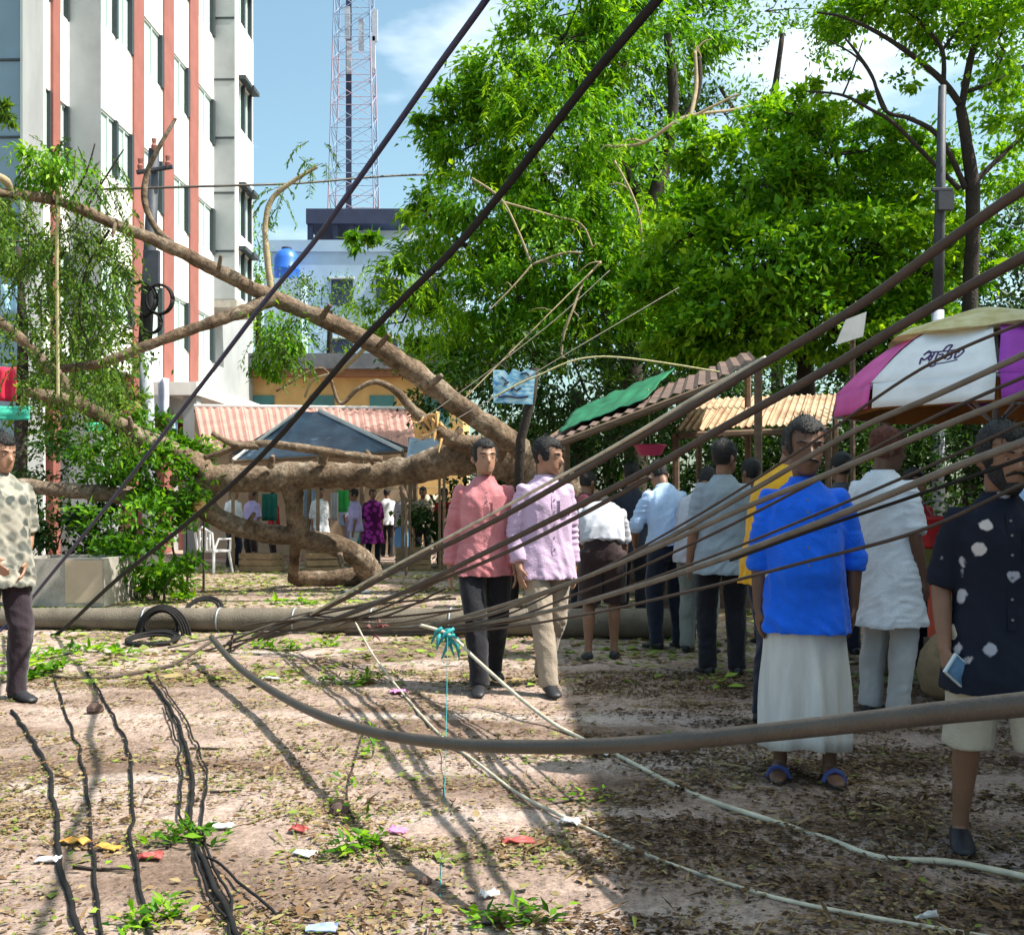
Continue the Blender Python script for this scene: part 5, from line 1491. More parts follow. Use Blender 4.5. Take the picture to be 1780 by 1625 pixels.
person('man in a leaf print shirt cut off by the left edge', at(-2, 7.0), 48, 1.70, arms=[((-0.12, -0.05, -1), (0.25, -.75, -.6)), ((0.18, 0.12, -1), (-0.35, -.55, -.75))], head=(10, 8), skin='skin_sunlit',
       top=leaf_print, sleeve=0.95, top_hem=0.74, fit=1.3, bottom=cloth('plum_trouser', (0.030, 0.020, 0.028), .2), voxel=.010, moustache=False, shoes='shoe_dark')
person('man in a dark shirt standing in shade behind the stooping person', at(1098, 11.2), 165, 1.68, top=cloth('dark_shirt', (0.03, 0.035, 0.05), .2), sleeve=1.0, bottom=black_cloth, voxel=.014, eyes=False)
person('person in a maroon top in the shade right of the lilac shirt', at(1012, 11.0), 140, 1.60, top=cloth('maroon', (0.10, 0.02, 0.03), .2), sleeve=1.1, bottom=black_cloth, voxel=.014, eyes=False, lean=.2)
person('man in a dull green shirt behind the yellow shirt', at(1305, 9.9), 200, 1.66, top=cloth('dull_green', (0.06, 0.09, 0.06), .2), sleeve=1.0, bottom=black_cloth, voxel=.014, eyes=False)
person('man in a dark grey shirt between the blue shirt and the white kurta', at(1462, 9.2), 190, 1.68, top=cloth('dark_grey_shirt', (0.06, 0.065, 0.075), .2), sleeve=1.0, bottom=navy_cloth, voxel=.014, eyes=False)
# people far behind the fallen tree
far = dict(voxel=.02, eyes=False, collar=False, wr=.01)
person('far person in a magenta print dress beyond the fallen trunk', at(648, 24), 20, 1.62, top=magenta_cloth, sleeve=1.2, top_hem=.45, fit=1.6, bottom=navy_cloth, group='people in the market', **far)
person('far man in a pale shirt and blue checked lungi', at(701, 25.5), -20, 1.64, top=pale_grey_shirt, sleeve=.9, bottom=blue_lungi_far, bottom_kind='lungi', bottom_len=.82, group='people in the market', **far)
person('far person in a red top right of the fallen trunk', at(772, 23), 30, 1.62, top=red_cloth, sleeve=1.0, bottom=navy_cloth, group='people in the market', **far)
person('far person in a lilac top framed by the fork of the felled tree', at(438, 24), -30, 1.60, top=lilac_print, sleeve=1.0, bottom=brown_cloth, group='people in the market', **far)
person('far person in white clothing right of the upright branch', at(556, 24.5), 40, 1.66, top=white_cotton, sleeve=1.3, top_hem=.6, bottom=pale_trouser, group='people in the market', **far)
for px_, d_, fc, h_, tp, bt, lb in ((405, 22.5, 60, 1.62, 'white_cotton', 'navy_cloth', 'far man in white shirt and dark trousers near the plastic chair'), (476, 26, -60, 1.55, 'red_cloth', 'brown_cloth', 'far person in red seen under the trunk left of the upright branch'),
        (600, 26.5, 90, 1.66, 'sky_shirt', 'khaki', 'far man in sky blue left of the magenta dress'), (618, 22, -80, 1.58, 'lilac_print', 'pale_trouser', 'far person in lilac and pale trousers beside the magenta dress'),
        (735, 24.2, 10, 1.66, 'khaki', 'black_cloth', 'far man in khaki between the blue lungi and the red top'), (672, 27.2, 170, 1.68, 'white_cotton', 'black_cloth', 'far man in white seen between magenta dress and blue lungi')):
    person(lb, at(px_, d_), fc, h_, top=globals()[tp], sleeve=1.0, bottom=globals()[bt], group='people in the market', lean=.08, **far)
# ------------------------------------------------------------------ poles
up = thing('utility_pole', 'dark standing utility pole with cable coils before the white block', 'pole', P(262, 985, 20.0) * 1.0)
up.location.z = 0; ORIGIN[up.name] = Vector(up.location)
b0 = Vector(up.location)
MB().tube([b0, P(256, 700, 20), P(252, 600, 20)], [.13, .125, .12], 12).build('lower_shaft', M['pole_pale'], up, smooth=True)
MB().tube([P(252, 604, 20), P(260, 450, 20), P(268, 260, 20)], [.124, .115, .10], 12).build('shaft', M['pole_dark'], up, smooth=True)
MB().tube([P(238, 300, 19.9), P(300, 290, 19.9)], .045, 6).build('cross_arm', M['pole_dark'], up)
for x, y in ((244, 285), (268, 250), (292, 280)):
    MB().tube([P(x, y + 12, 19.9), P(x, y + 4, 19.9), P(x, y, 19.9), P(x, y - 8, 19.9)], [.04, .06, .035, .05], 8).build('insulator', M['red_tile'], up)
for (x, y, r) in ((243, 520, 26), (276, 520, 22), (262, 560, 16)):
    c = P(x, y, 19.75); rr = r * 20 / FPX
    cb = MB()
    for j in range(3):
        cb.tube([c + Vector((rr * (1 + .05 * j) * math.cos(a), .03 * j, rr * 1.15 * math.sin(a))) for a in [2 * math.pi * i / 20 for i in range(21)]], .022, 6)
    cb.build('cable_coil', M['cable_black'], up, smooth=True)
MB().box(tuple(P(262, 470, 19.8) - Vector((.12, .06, .3))), tuple(P(262, 470, 19.8) + Vector((.16, .05, .35)))).build('meter_box', M['pole_dark'], up)

gp_ = thing('street_pole', 'grey steel pole standing beside the thin dark tree', 'pole', (at(1632, 14.5)))
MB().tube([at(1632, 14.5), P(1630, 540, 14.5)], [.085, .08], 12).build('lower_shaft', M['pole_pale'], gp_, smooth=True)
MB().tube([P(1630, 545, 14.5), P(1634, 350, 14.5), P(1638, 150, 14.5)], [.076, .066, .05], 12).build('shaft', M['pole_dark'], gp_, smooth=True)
MB().tube([P(1620, 330, 14.45), P(1655, 330, 14.45)], .03, 6).build('cross_arm', M['pole_dark'], gp_)
MB().box(tuple(P(1640, 350, 14.4) - Vector((.08, .05, .12))), tuple(P(1640, 350, 14.4) + Vector((.12, .05, .12)))).build('junction_box', M['pole_dark'], gp_)

# fallen concrete pole: mould bands along it
fa, fb = Vector((-6.0, 11.3, 0.105)), Vector((1.72, 10.25, 0.15))
fp = thing('fallen_pole', 'long concrete utility pole lying across the ground', 'pole', (fa + fb) / 2)
fp.location.z = 0; ORIGIN[fp.name] = Vector(fp.location)
n = 40
v, f = tube([fa.lerp(fb, i / n) for i in range(n + 1)], [.098 + .046 * i / n for i in range(n + 1)], 16, rough=.03)
obj('shaft', v, f, M['pole_concrete'], fp, smooth=True)
for i in range(5):
    p = fa.lerp(fb, .3 + .1 * i); q = fa.lerp(fb, .302 + .1 * i)
    v, f = tube([p, q], .118 + .046 * (.3 + .1 * i) - .012, 16)
    obj('steel_band', v, f, M['steel_grey'], fp, smooth=True)

# ------------------------------------------------------------------ blue sign, white board
def sign_mat():
    m, N, L, B = new_mat('faded_blue_sign')
    tc = N.new('ShaderNodeTexCoord'); mp = N.new('ShaderNodeMapping'); mp.inputs['Scale'].default_value = (1, 1, 2.2)
    L.new(tc.outputs['Object'], mp.inputs['Vector'])
    nz = N.new('ShaderNodeTexNoise'); nz.inputs['Scale'].default_value = 9; nz.inputs['Detail'].default_value = 4
    L.new(mp.outputs['Vector'], nz.inputs['Vector'])
    rp = N.new('ShaderNodeValToRGB'); e = rp.color_ramp.elements
    e[0].position = .36; e[0].color = (.06, .20, .50, 1); e[1].position = .62; e[1].color = (.55, .74, .82, 1)
    k = e.new(.47); k.color = (.20, .48, .68, 1)
    L.new(nz.outputs['Fac'], rp.inputs['Fac']); L.new(rp.outputs['Color'], B.inputs['Base Color'])
    B.inputs['Roughness'].default_value = .5
    return m
M['sign_blue'] = sign_mat()
sg_ = thing('sign_board', 'faded pale blue sign board with torn top on a leaning post', 'sign', at(897, 13.4))
outl = [(858, 700), (926, 703), (931, 645), (914, 641), (906, 647), (892, 640), (884, 652), (877, 643), (857, 643)]
fr_ = [P(x, y, 13.4) for x, y in outl]; bk = [p + Vector((0, .03, 0)) for p in fr_]; n = len(fr_)
obj('panel', fr_ + bk, [tuple(range(n)), tuple(reversed(range(n, 2 * n)))] + [(i, n + i, n + (i + 1) % n, (i + 1) % n) for i in range(n)], M['sign_blue'], sg_)
# print that is still readable as dark strokes
for pts in ([(872, 655), (880, 662), (876, 668), (884, 664)], [(905, 650), (915, 648), (922, 655)], [(888, 680), (892, 674), (898, 679), (905, 674)], [(866, 690), (880, 688), (900, 691), (918, 689)]):
    v, f = tube([P(x, y, 13.39) for x, y in pts], .012, 5)
    obj('lettering', v, f, M['navy'], sg_)
MB().tube([(P(892, 800, 13.5).x, 13.5, -.02), P(905, 765, 13.5), P(925, 690, 13.47), P(930, 640, 13.47)], [.06, .06, .055, .05], 10).build('post', M['bark_dark'], sg_, smooth=True)

wb = thing('white_board', 'small blank white board on a post left of the umbrella', 'sign', at(1480, 12.0))
c = [P(1452, 600, 12), P(1500, 585, 12), P(1506, 542, 12), P(1470, 556, 12)]
v, f = grid_sheet(*c, 2, 2, None, .02); obj('panel', v, f, M['white_trim'], wb)
MB().tube([at(1482, 12.05), P(1482, 560, 12.05)], .03, 8).build('post', M['wood_old'], wb)

# ------------------------------------------------------------------ stall umbrella
M['u_white'] = mat('umbrella_white', (0.80, 0.80, 0.80), 0.8, 0.12, 4, 0.1)
M['u_pink'] = mat('umbrella_pink', (0.62, 0.10, 0.34), 0.8, 0.15, 4, 0.1)
M['u_purple'] = mat('umbrella_purple', (0.36, 0.055, 0.42), 0.8, 0.15, 4, 0.1)
M['u_cream'] = mat('umbrella_cream', (0.62, 0.48, 0.16), 0.85, 0.25, 6, 0.3, 30, col2=(0.74, 0.66, 0.40))
M['u_orange'] = mat('umbrella_lining', (0.26, 0.11, 0.02), 0.85, 0.25, 5, 0.1)
M['ink'] = mat('ink', (0.07, 0.035, 0.14), 0.8, 0.1, 4, 0)
UC = P(1730, 690, 7.6); UR = 1.07
apex_z = P(1722, 550, 7.6).z; rim_z = P(1722, 668, 7.3).z
um = thing('stall_umbrella', 'big white pink and purple vendor umbrella with a cream top cloth', 'umbrella', (UC.x, UC.y, 0))
NG = 8
ang0 = -158
def rim(k, r=UR, z=None):
    a = math.radians(ang0 + 45 * k)
    return Vector((UC.x + r * math.cos(a), UC.y + r * math.sin(a), rim_z if z is None else z))
apex = Vector((UC.x, UC.y, apex_z))
seq = ['u_white', 'u_purple', 'u_white', 'u_pink', 'u_white', 'u_purple', 'u_white', 'u_pink']
for k in range(NG):
    a, b = rim(k), rim(k + 1)
    dome = lambda u, w: 0.13 * math.sin(w * math.pi) - .012 * math.sin(u * math.pi)
    inner0, inner1 = apex.lerp(a, .06), apex.lerp(b, .06)
    v, f = grid_sheet(a, b, inner1, inner0, 8, 10, dome, .005)
    g = obj('canopy_panel', v, f, M[seq[k]], um, smooth=True)
    dz = Vector((0, 0, -.17))
    outw = ((a + b) / 2 - Vector((UC.x, UC.y, rim_z))).normalized() * .02
    a2, b2 = a.lerp(b, .015), a.lerp(b, .985)
    v, f = grid_sheet(a2 + dz + outw, b2 + dz + outw, b2 - Vector((0, 0, .006)), a2 - Vector((0, 0, .006)), 8, 3, lambda u, w: .012 * math.sin(u * 9) * (1 - w), .004)
    obj('valance', v, f, M[seq[k]], um, smooth=True)
    l0, l1 = a.lerp(b, .02) + dz * 1.03 - outw * 3, a.lerp(b, .98) + dz * 1.03 - outw * 3
    v, f = grid_sheet(l0, l1, b2 - Vector((0, 0, .03)) - outw * 2, a2 - Vector((0, 0, .03)) - outw * 2, 6, 2, None, .004)
    obj('lining', v, f, M['u_orange'], um)
    v, f = tube([apex - Vector((0, 0, .05)), apex.lerp(a, .5) + Vector((0, 0, .04)), a - Vector((0, 0, .02))], .009, 5)
    obj('rib', v, f, M['steel_grey'], um)
    v, f = tube([Vector((UC.x, UC.y, rim_z - .25)), apex.lerp(a, .55) + Vector((0, 0, .03))], .007, 5)
    obj('strut', v, f, M['steel_grey'], um)
MB().tube([(UC.x, UC.y, 0), (UC.x, UC.y, apex_z + .05)], .022, 10).build('pole', M['steel_grey'], um)
# cream cloth thrown over the top
rs = []
for q, (r, dz) in enumerate(((.02, .16), (.20, .15), (.40, .105), (.56, .05), (.66, -.005), (.67, -.02))):
    ring_ = []
    for i in range(40):
        a = 2 * math.pi * i / 40
        rr = r * (1 + .14 * noise.noise((math.cos(a) * 2, math.sin(a) * 2, 3)) * (q / 5))
        t_ = rr / UR
        z = apex_z + (rim_z - apex_z) * t_ + .13 * math.sin((1 - t_) * math.pi) + .045 + .03 * noise.noise((math.cos(a) * 4 * r, math.sin(a) * 4 * r, 8)) + (.05 if q < 2 else 0) * 0
        ring_.append(Vector((UC.x - .03 + rr * math.cos(a), UC.y + rr * math.sin(a), z)))
    rs.append(ring_)
v, f = loft(rs); obj('top_cloth', v, f, M['u_cream'], um, smooth=True)
# purple script and scroll printed on the white front panel
pa, pb = rim(0), rim(1)
def on_panel(u, w):
    i0, i1 = apex.lerp(pa, .06), apex.lerp(pb, .06)
    p = (pa * (1 - u) + pb * u) * (1 - w) + (i0 * (1 - u) + i1 * u) * w
    nr = (pb - pa).cross(i0 - pa).normalized()
    return p + nr * (0.13 * math.sin(w * math.pi) - .012 * math.sin(u * math.pi) + .004)
lo = MB()
def stroke(pts, r=.0065):
    lo.tube([on_panel(.5 + x, .16 + y * .9) for x, y in spline([(a, b, 0) for a, b in pts], 6) and [(q.x, q.y) for q in spline([(a, b, 0) for a, b in pts], 6)]], r, 5)
x0 = -.20
stroke([(x0, .06), (x0 + .03, .10), (x0 + .07, .06), (x0 + .04, .01), (x0, .03), (x0 + .02, -.03)])
stroke([(x0 + .02, .085), (x0 + .40, .085)], .005)
stroke([(x0 + .10, .085), (x0 + .10, .00), (x0 + .07, .03), (x0 + .10, .05)])
stroke([(x0 + .14, .085), (x0 + .15, .0), (x0 + .19, .01), (x0 + .20, .05), (x0 + .16, .05)])
stroke([(x0 + .18, .085), (x0 + .20, .14), (x0 + .25, .145), (x0 + .24, .10)])
stroke([(x0 + .24, .085), (x0 + .24, .00)]); stroke([(x0 + .24, .03), (x0 + .28, .06), (x0 + .29, .01), (x0 + .26, -.01)])
stroke([(x0 + .33, .085), (x0 + .33, .0), (x0 + .37, .02), (x0 + .40, .06), (x0 + .37, .09), (x0 + .35, .05)])
stroke([(x0 + .10, -.02), (x0 + .13, -.06), (x0 + .17, -.05), (x0 + .15, -.02), (x0 + .12, -.035)])
stroke([(x0 + .17, -.04), (x0 + .26, -.035), (x0 + .36, -.02)], .004)
fl_ = lo.build('lettering', M['ink'], um)

# things on the vendor's pitch
M['red_plastic'] = mat('red_plastic', (0.45, 0.025, 0.03), 0.35, 0.15, 5, 0.05)
M['orange_red'] = mat('orange_red', (0.62, 0.11, 0.06), 0.5, 0.2, 8, 0.05)
M['cream_pack'] = mat('cream_pack', (0.52, 0.45, 0.34), 0.6, 0.2, 12, 0.1)
M['jute'] = mat('jute', (0.30, 0.21, 0.12), 0.95, 0.25, 10, 0.6, 120)
M['pink_plastic'] = mat('pink_plastic', (0.50, 0.04, 0.16), 0.4, 0.15, 5, 0.05)
M['olive_thing'] = mat('olive_fruit', (0.14, 0.13, 0.02), 0.6, 0.4, 14, 0.1)
def lathe(name, c, prof, m, parent=None, n=20, smooth=True):
    rs = [[Vector((c[0] + r * math.cos(a), c[1] + r * math.sin(a), c[2] + z)) for a in [2 * math.pi * i / n for i in range(n)]] for z, r in prof]
    v, f = loft(rs)
    return obj(name, v, f, M[m], parent, smooth=smooth)
tb_ = thing('vendor_table', 'low wooden vendor table under the umbrella', 'table', at(1625, 7.9))
tz = .74
x0_ = at(1625, 7.9)[0]
for i in range(5):
    MB().box((x0_ - .36, 7.65 + .1 * i, tz - .03), (x0_ + .72, 7.742 + .1 * i, tz)).build('plank', M['wood_old'], tb_)
for sx in (-.3, .66):
    for sy in (7.7, 8.08):
        MB().box((x0_ + sx - .03, sy - .03, 0), (x0_ + sx + .03, sy + .03, tz - .031)).build('leg', M['wood_old'], tb_)
o = thing('red_bucket', 'red plastic bucket standing on the vendor table', 'bucket', (x0_ - .02, 7.85, tz))
lathe('pail', (x0_ - .02, 7.85, tz + .21), [(0, .11), (.02, .115), (.20, .14), (.205, .15), (.23, .15), (.22, .135), (.04, .10)], 'red_plastic', o)
v, f = tube([Vector((x0_ - .02 + .145 * math.cos(a), 7.85, tz + .43 + .12 * math.sin(a))) for a in [math.pi * i / 10 for i in range(11)]], .006, 5); obj('handle', v, f, M['steel_grey'], o)
MB().box((x0_ - .16, 7.72, tz + .002), (x0_ + .12, 7.98, tz + .208)).build('stand', M['olive_thing'], o)
o = thing('snack_box', 'orange red snack carton leaning in front of the table', 'box', (x0_ - .1, 7.5, 0))
MB().box((x0_ - .16, 7.44, .34), (x0_ + .10, 7.62, .70)).build('carton', M['orange_red'], o)
MB().box((x0_ - .13, 7.436, .46), (x0_ + .02, 7.439, .64)).build('label_panel', M['cream_pack'], o)
MB().box((x0_ - .18, 7.42, 0), (x0_ + .12, 7.64, .338)).build('stool', M['wood_old'], o)
for i, (dx, dy, h_, m_, lb) in enumerate(((.20, -.30, .62, 'cream_pack', 'tall stack of cream snack packets beside the carton'), (.36, -.26, .5, 'cream_pack', 'short stack of cream packets next to the tall one'))):
    o = thing('packet_stack', lb, 'packets', (x0_ + dx, 7.8 + dy, 0), 0, 'packet stacks')
    zz = 0; j = 0
    while zz < h_:
        t_ = random.uniform(.04, .07)
        cx_, cy_ = x0_ + dx + random.uniform(-.015, .015), 7.8 + dy + random.uniform(-.015, .015)
        MB().box((cx_ - .07, cy_ - .09, zz), (cx_ + .07, cy_ + .09, zz + t_ - .003)).build('packet', M[('cream_pack', 'orange_red', 'cream_pack', 'jute')[j % 4]], o)
        zz += t_; j += 1
sk = thing('jute_sack', 'slumped tan jute sack on the ground by the vendor table', 'sack', (x0_ - .12, 7.15, 0))
rs = []
for z, r in ((0, .2), (.05, .25), (.18, .27), (.30, .25), (.40, .18), (.45, .10), (.52, .13), (.53, .05)):
    rs.append([Vector((x0_ - .12 + r * math.cos(a) * (1 + .08 * noise.noise((math.cos(a) * 2, math.sin(a) * 2, z * 6))), 7.15 + r * .8 * math.sin(a), z + .02 * noise.noise((a, z, 1)))) for a in [2 * math.pi * i / 22 for i in range(22)]])
v, f = loft(rs); obj('sack_body', v, f, M['jute'], sk, smooth=True)
o = thing('pink_basin', 'pink plastic basin hanging under the leaning stall roof', 'basin', P(1130, 790, 12.0))
c = P(1130, 792, 12.0)
lathe('bowl', (c.x, c.y, c.z), [(0, .10), (.02, .13), (.10, .17), (.105, .185), (.12, .185), (.11, .16), (.03, .11)], 'pink_plastic', o)
v, f = tube([c + Vector((0, 0, .1)), c + Vector((0, .1, .45)), c + Vector((0, .15, .75))], .006, 5); obj('cord', v, f, M['rope'], o)

# ------------------------------------------------------------------ planter, coils, chairs, cloth goods
pl = thing('concrete_planter', 'square raw concrete planter box at the left before the hedge', 'planter', at(110, 13.7))
x0p, x1p = P(20, 0, 13.7).x, P(186, 0, 13.7).x
H_ = .60
for nm, lo_, hi_ in (('side', (x0p, 13.6, 0), (x1p, 13.72, H_)), ('side', (x0p, 14.6, 0), (x1p, 14.72, H_)), ('side', (x0p, 13.723, 0), (x0p + .12, 14.597, H_ - .003)), ('side', (x1p - .12, 13.723, 0), (x1p, 14.597, H_ - .003))):
    MB().box(lo_, hi_).build(nm, M['concrete'], pl)
MB().box((x0p + .123, 13.723, .05), (x1p - .123, 14.597, H_ - .08)).build('soil', M['wood_old'], pl)
MB().box((x1p - .48, 13.588, .05), (x1p - .02, 13.598, H_ - .02)).build('lit_patch', M['beige_wall'], pl)  # paler panel paints in the sunlit right end of the front

for i, (px, py, d, r, tl, lb) in enumerate(((278, 1090, 10.7, .17, .25, 'coil of black cable leaning on the fallen pole'), (352, 1062, 11.4, .19, .9, 'slumped black cable coil behind the fallen pole'), (262, 1128, 9.9, .22, 1.35, 'flat tangle of black cable before the fallen pole'))):
    c = P(px, py, d); c.z = max(c.z, .03)
    cb = MB()
    for j in range(5):
        rr = r * random.uniform(.85, 1.1); ti = tl + random.uniform(-.12, .12); ph = random.uniform(0, 6)
        pts = []
        for q in range(29):
            a = 2 * math.pi * q / 28 + ph
            x, z = rr * math.cos(a), rr * math.sin(a)
            y2, z2 = z * math.sin(ti), z * math.cos(ti)
            pts.append(c + Vector((x, y2 + .015 * j, max(-c.z + .015, z2) + .004 * j)))
        cb.tube(pts, .014, 6)
    o = cb.build('cable_coil', M['cable_black'], None, smooth=True)
    tag(o, lb, 'cable coil', 'coils of black cable')
lp = MB()
for j in range(4):
    pts = []
    for q in range(25):
        a = math.pi * (q / 24) 
        pts.append(P(280, 1110, 10.6) + Vector(((.21 + .02 * j) * math.cos(a), .02 * j, (.30 + .012 * j) * math.sin(a) - .02)))
    lp.tube(pts, .013, 6)
tag(lp.build('cable_loop', M['cable_black'], None, smooth=True), 'upright loop of black cable arching over the fallen pole', 'cable')

M['white_plastic'] = mat('white_plastic', (0.66, 0.65, 0.66), 0.4, 0.06, 4, 0)
def chair(label, px, d, rz):
    t = thing('plastic_chair', label, 'chair', at(px, d), rz, 'white plastic chairs')
    MB().box((-.22, -.22, .40), (.22, .22, .44)).build('seat', M['white_plastic'], t, local=True)
    for sx in (-1, 1):
        for sy in (-1, 1):
            MB().tube([(.24 * sx, .24 * sy, 0), (.19 * sx, .19 * sy, .40)], [.022, .028], 8).build('leg', M['white_plastic'], t, local=True)
        MB().tube([(.21 * sx, .2, .42), (.24 * sx, .12, .64), (.24 * sx, -.18, .64), (.21 * sx, -.2, .42)], .022, 8).build('armrest', M['white_plastic'], t, local=True)
    MB().tube([(-.21, .21, .42), (-.22, .26, .75), (0, .29, .86), (.22, .26, .75), (.21, .21, .42)], .024, 8).build('back_frame', M['white_plastic'], t, local=True)
    for k_ in range(4):
        x = -.13 + .087 * k_
        MB().box((x - .02, .225, .44), (x + .02, .25, .80)).build('slat', M['white_plastic'], t, local=True)
chair('white plastic chair below the felled limb beside the shrub', 372, 20.5, 2.6)
M['crate_wood'] = mat('crate_wood', (0.30, 0.20, 0.11), .9, .3, 4, .3)
def crate(label, px, d, rz, w, dp, h, z=0.0):
    x, y, _ = at(px, d)
    t = thing('crate', label, 'crate', (x, y, z), rz, 'crates in the market')
    nsl = max(2, int(h / .11))
    for k_ in range(nsl):
        z0_, z1_ = h * k_ / nsl + .012, h * (k_ + 1) / nsl - .012
        for yy in (-dp / 2, dp / 2 - .02):
            MB().box((-w / 2, yy, z0_), (w / 2, yy + .02, z1_)).build('slat', M['crate_wood'], t, local=True)
        for xx in (-w / 2, w / 2 - .02):
            MB().box((xx, -dp / 2 + .021, z0_), (xx + .02, dp / 2 - .021, z1_)).build('slat', M['crate_wood'], t, local=True)
    for sx in (-1, 1):
        for sy in (-1, 1):
            MB().box((sx * (w / 2 - .045) - .02, sy * (dp / 2 - .045) - .02, 0), (sx * (w / 2 - .045) + .02, sy * (dp / 2 - .045) + .02, h)).build('post', M['crate_wood'], t, local=True)
    MB().box((-w / 2 + .021, -dp / 2 + .021, .02), (w / 2 - .021, dp / 2 - .021, .045)).build('base', M['crate_wood'], t, local=True)
crate('slatted wooden crate under the stump fork', 560, 20.5, .3, .6, .45, .40)
crate('small crate stacked on the one under the stump fork', 560, 20.5, .05, .5, .4, .30, .40)
crate('low wooden crate left of the upright branch', 455, 21.0, -.3, .7, .5, .36)
crate('wooden crate right of the felled limb end', 718, 21.5, .2, .65, .5, .45)
crate('tall crate beside the red top', 790, 22.0, -.15, .5, .45, .62)
# cloth hung along the market line
for i, (x0c, x1c, y0c, y1c, d, c, lb) in enumerate(((455, 482, 858, 905, 24.6, (0.02, 0.15, 0.11), 'dark green cloth hung left of the upright branch'), (528, 548, 852, 910, 25, (0.30, 0.42, 0.55), 'pale blue cloth hung right of the upright branch'),
    (585, 608, 852, 890, 25.2, (0.06, 0.55, 0.12), 'vivid green cloth on the market line'), (600, 618, 895, 940, 24.3, (0.52, 0.34, 0.46), 'pale pink cloth left of the magenta dress'), (735, 765, 860, 950, 26, (0.56, 0.48, 0.38), 'cream cloth hung right of the blue lungi'), (612, 626, 922, 945, 24, (0.05, 0.38, 0.36), 'small teal cloth low on the market line'), (575, 588, 856, 905, 24.9, (0.66, 0.66, 0.66), 'white cloth between the blue and green ones'))):
    a, b, cc, dd_ = P(x0c, y1c, d), P(x1c, y1c, d), P(x1c, y0c, d), P(x0c, y0c, d)
    v, f = grid_sheet(a, b, cc, dd_, 12, 6, lambda u, w: .03 * math.sin(u * 16 + i) * (1 - .4 * w), .006)
    tag(obj('hung_cloth', v, f, cloth('hung_cloth_%d' % i, c, .15), None, smooth=True), lb, 'cloth', 'cloths on the market line')
v, f = tube(spline([P(420, 848, 25), P(600, 852, 25), P(790, 846, 25)], 8), .008, 4)
tag(obj('washing_line', v, f, M['rope']), 'line carrying hung cloths behind the felled trunk', 'line')
for i, (px, py, d, w_, h_, c, lb) in enumerate(((14, 668, 17.6, .30, .55, (0.55, 0.02, 0.06), 'red cloth hanging at the left edge'), (20, 718, 17.4, .60, .22, (0.05, 0.42, 0.30), 'teal awning scrap below the red cloth'), (182, 742, 17, .60, .14, (0.06, 0.48, 0.28), 'teal plastic sheet lying on the shrub'), (284, 690, 17.5, .16, .6, (0.45, 0.46, 0.55), 'pale torn sheet hanging below the utility pole'), (300, 742, 17.5, .14, .36, (0.34, 0.48, 0.62), 'pale blue torn sheet below the pale one'), (15, 520, 16, .26, .42, (.32, .55, .70), 'pale blue sheet seen through leaves at the left edge'))):
    c0 = P(px, py, d)
    v, f = grid_sheet(c0 + Vector((-w_ / 2, 0, -h_ / 2)), c0 + Vector((w_ / 2, 0, -h_ / 2)), c0 + Vector((w_ / 2, 0, h_ / 2)), c0 + Vector((-w_ / 2, 0, h_ / 2)), 10, 6, lambda u, w: .04 * math.sin(u * 8 + i) + .03 * noise.noise((u * 3, w * 3, i)), .006)
    tag(obj('torn_sheet', v, f, cloth('torn_sheet_%d' % i, c, .2), None, smooth=True), lb, 'sheet')

# ------------------------------------------------------------------ cables
def cable(label, pts, r, m, seg=8, n=10, name='cable', group=None, cat='cable'):
    "pts: (px, py, distance)"
    q = spline([P(*p) for p in pts], n)
    for p in q: p.z = max(p.z, r * .9)
    v, f = tube(q, r, seg)
    return tag(obj(name, v, f, M[m], None, smooth=True), label, cat, group)
LC = 'torn down overhead cables'
cable('thickest cable, sagging low across the foreground to the right edge', [(368, 1108, 8.8), (405, 1150, 7.6), (460, 1192, 6.6), (540, 1236, 5.6), (640, 1270, 4.7), (780, 1292, 4.0), (950, 1298, 3.5), (1120, 1292, 3.1), (1300, 1276, 2.8), (1500, 1254, 2.45), (1660, 1236, 2.2), (1800, 1222, 2.0), (1950, 1205, 1.85), (2400, 1160, 1.5)], .0235, 'cable_dark', 14, group=LC)
cable('uppermost brown cable of the right bundle, passing above the umbrella', [(2300, 8, 2.4), (1900, 255, 2.9), (1780, 328, 3.1), (1640, 425, 3.4), (1480, 540, 3.8), (1300, 648, 4.3), (1150, 738, 4.9), (1000, 826, 5.6), (860, 905, 6.5), (700, 985, 7.6), (560, 1060, 8.9), (440, 1105, 10)], .0165, 'cable_brown', 12, group=LC)
cable('second brown cable, touching the umbrella top left', [(2300, 135, 2.4), (1900, 375, 2.9), (1780, 446, 3.1), (1620, 534, 3.4), (1450, 635, 3.8), (1280, 730, 4.3), (1130, 815, 4.9), (980, 892, 5.7), (840, 962, 6.6), (700, 1030, 7.7), (570, 1080, 8.9), (450, 1112, 10)], .0165, 'cable_brown', 12, group=LC)
cable('pale thin wire running along the uppermost brown cable', [(1330, 622, 4.35), (1210, 690, 4.7), (1120, 745, 5.0), (1020, 803, 5.5), (930, 852, 6), (850, 896, 6.5), (760, 944, 7.1), (650, 1003, 8), (540, 1068, 9)], .010, 'cable_cream', 8, group=LC)
cable('thin brown wire crossing the white umbrella panel', [(1900, 555, 3.2), (1780, 616, 3.4), (1620, 690, 3.7), (1480, 752, 4.0), (1320, 845, 4.5), (1180, 925, 5.0), (1060, 985, 5.6), (950, 1030, 6.2), (820, 1075, 7.2), (640, 1098, 8.8)], .0115, 'cable_grey', 8, group=LC)
cable('thin grey wire passing just under the umbrella fringe', [(1900, 632, 3.1), (1780, 684, 3.3), (1600, 757, 3.6), (1450, 820, 3.9), (1300, 880, 4.4), (1150, 948, 5), (1000, 1010, 5.7), (880, 1050, 6.5), (760, 1085, 7.6)], .0115, 'cable_grey', 8, group=LC)
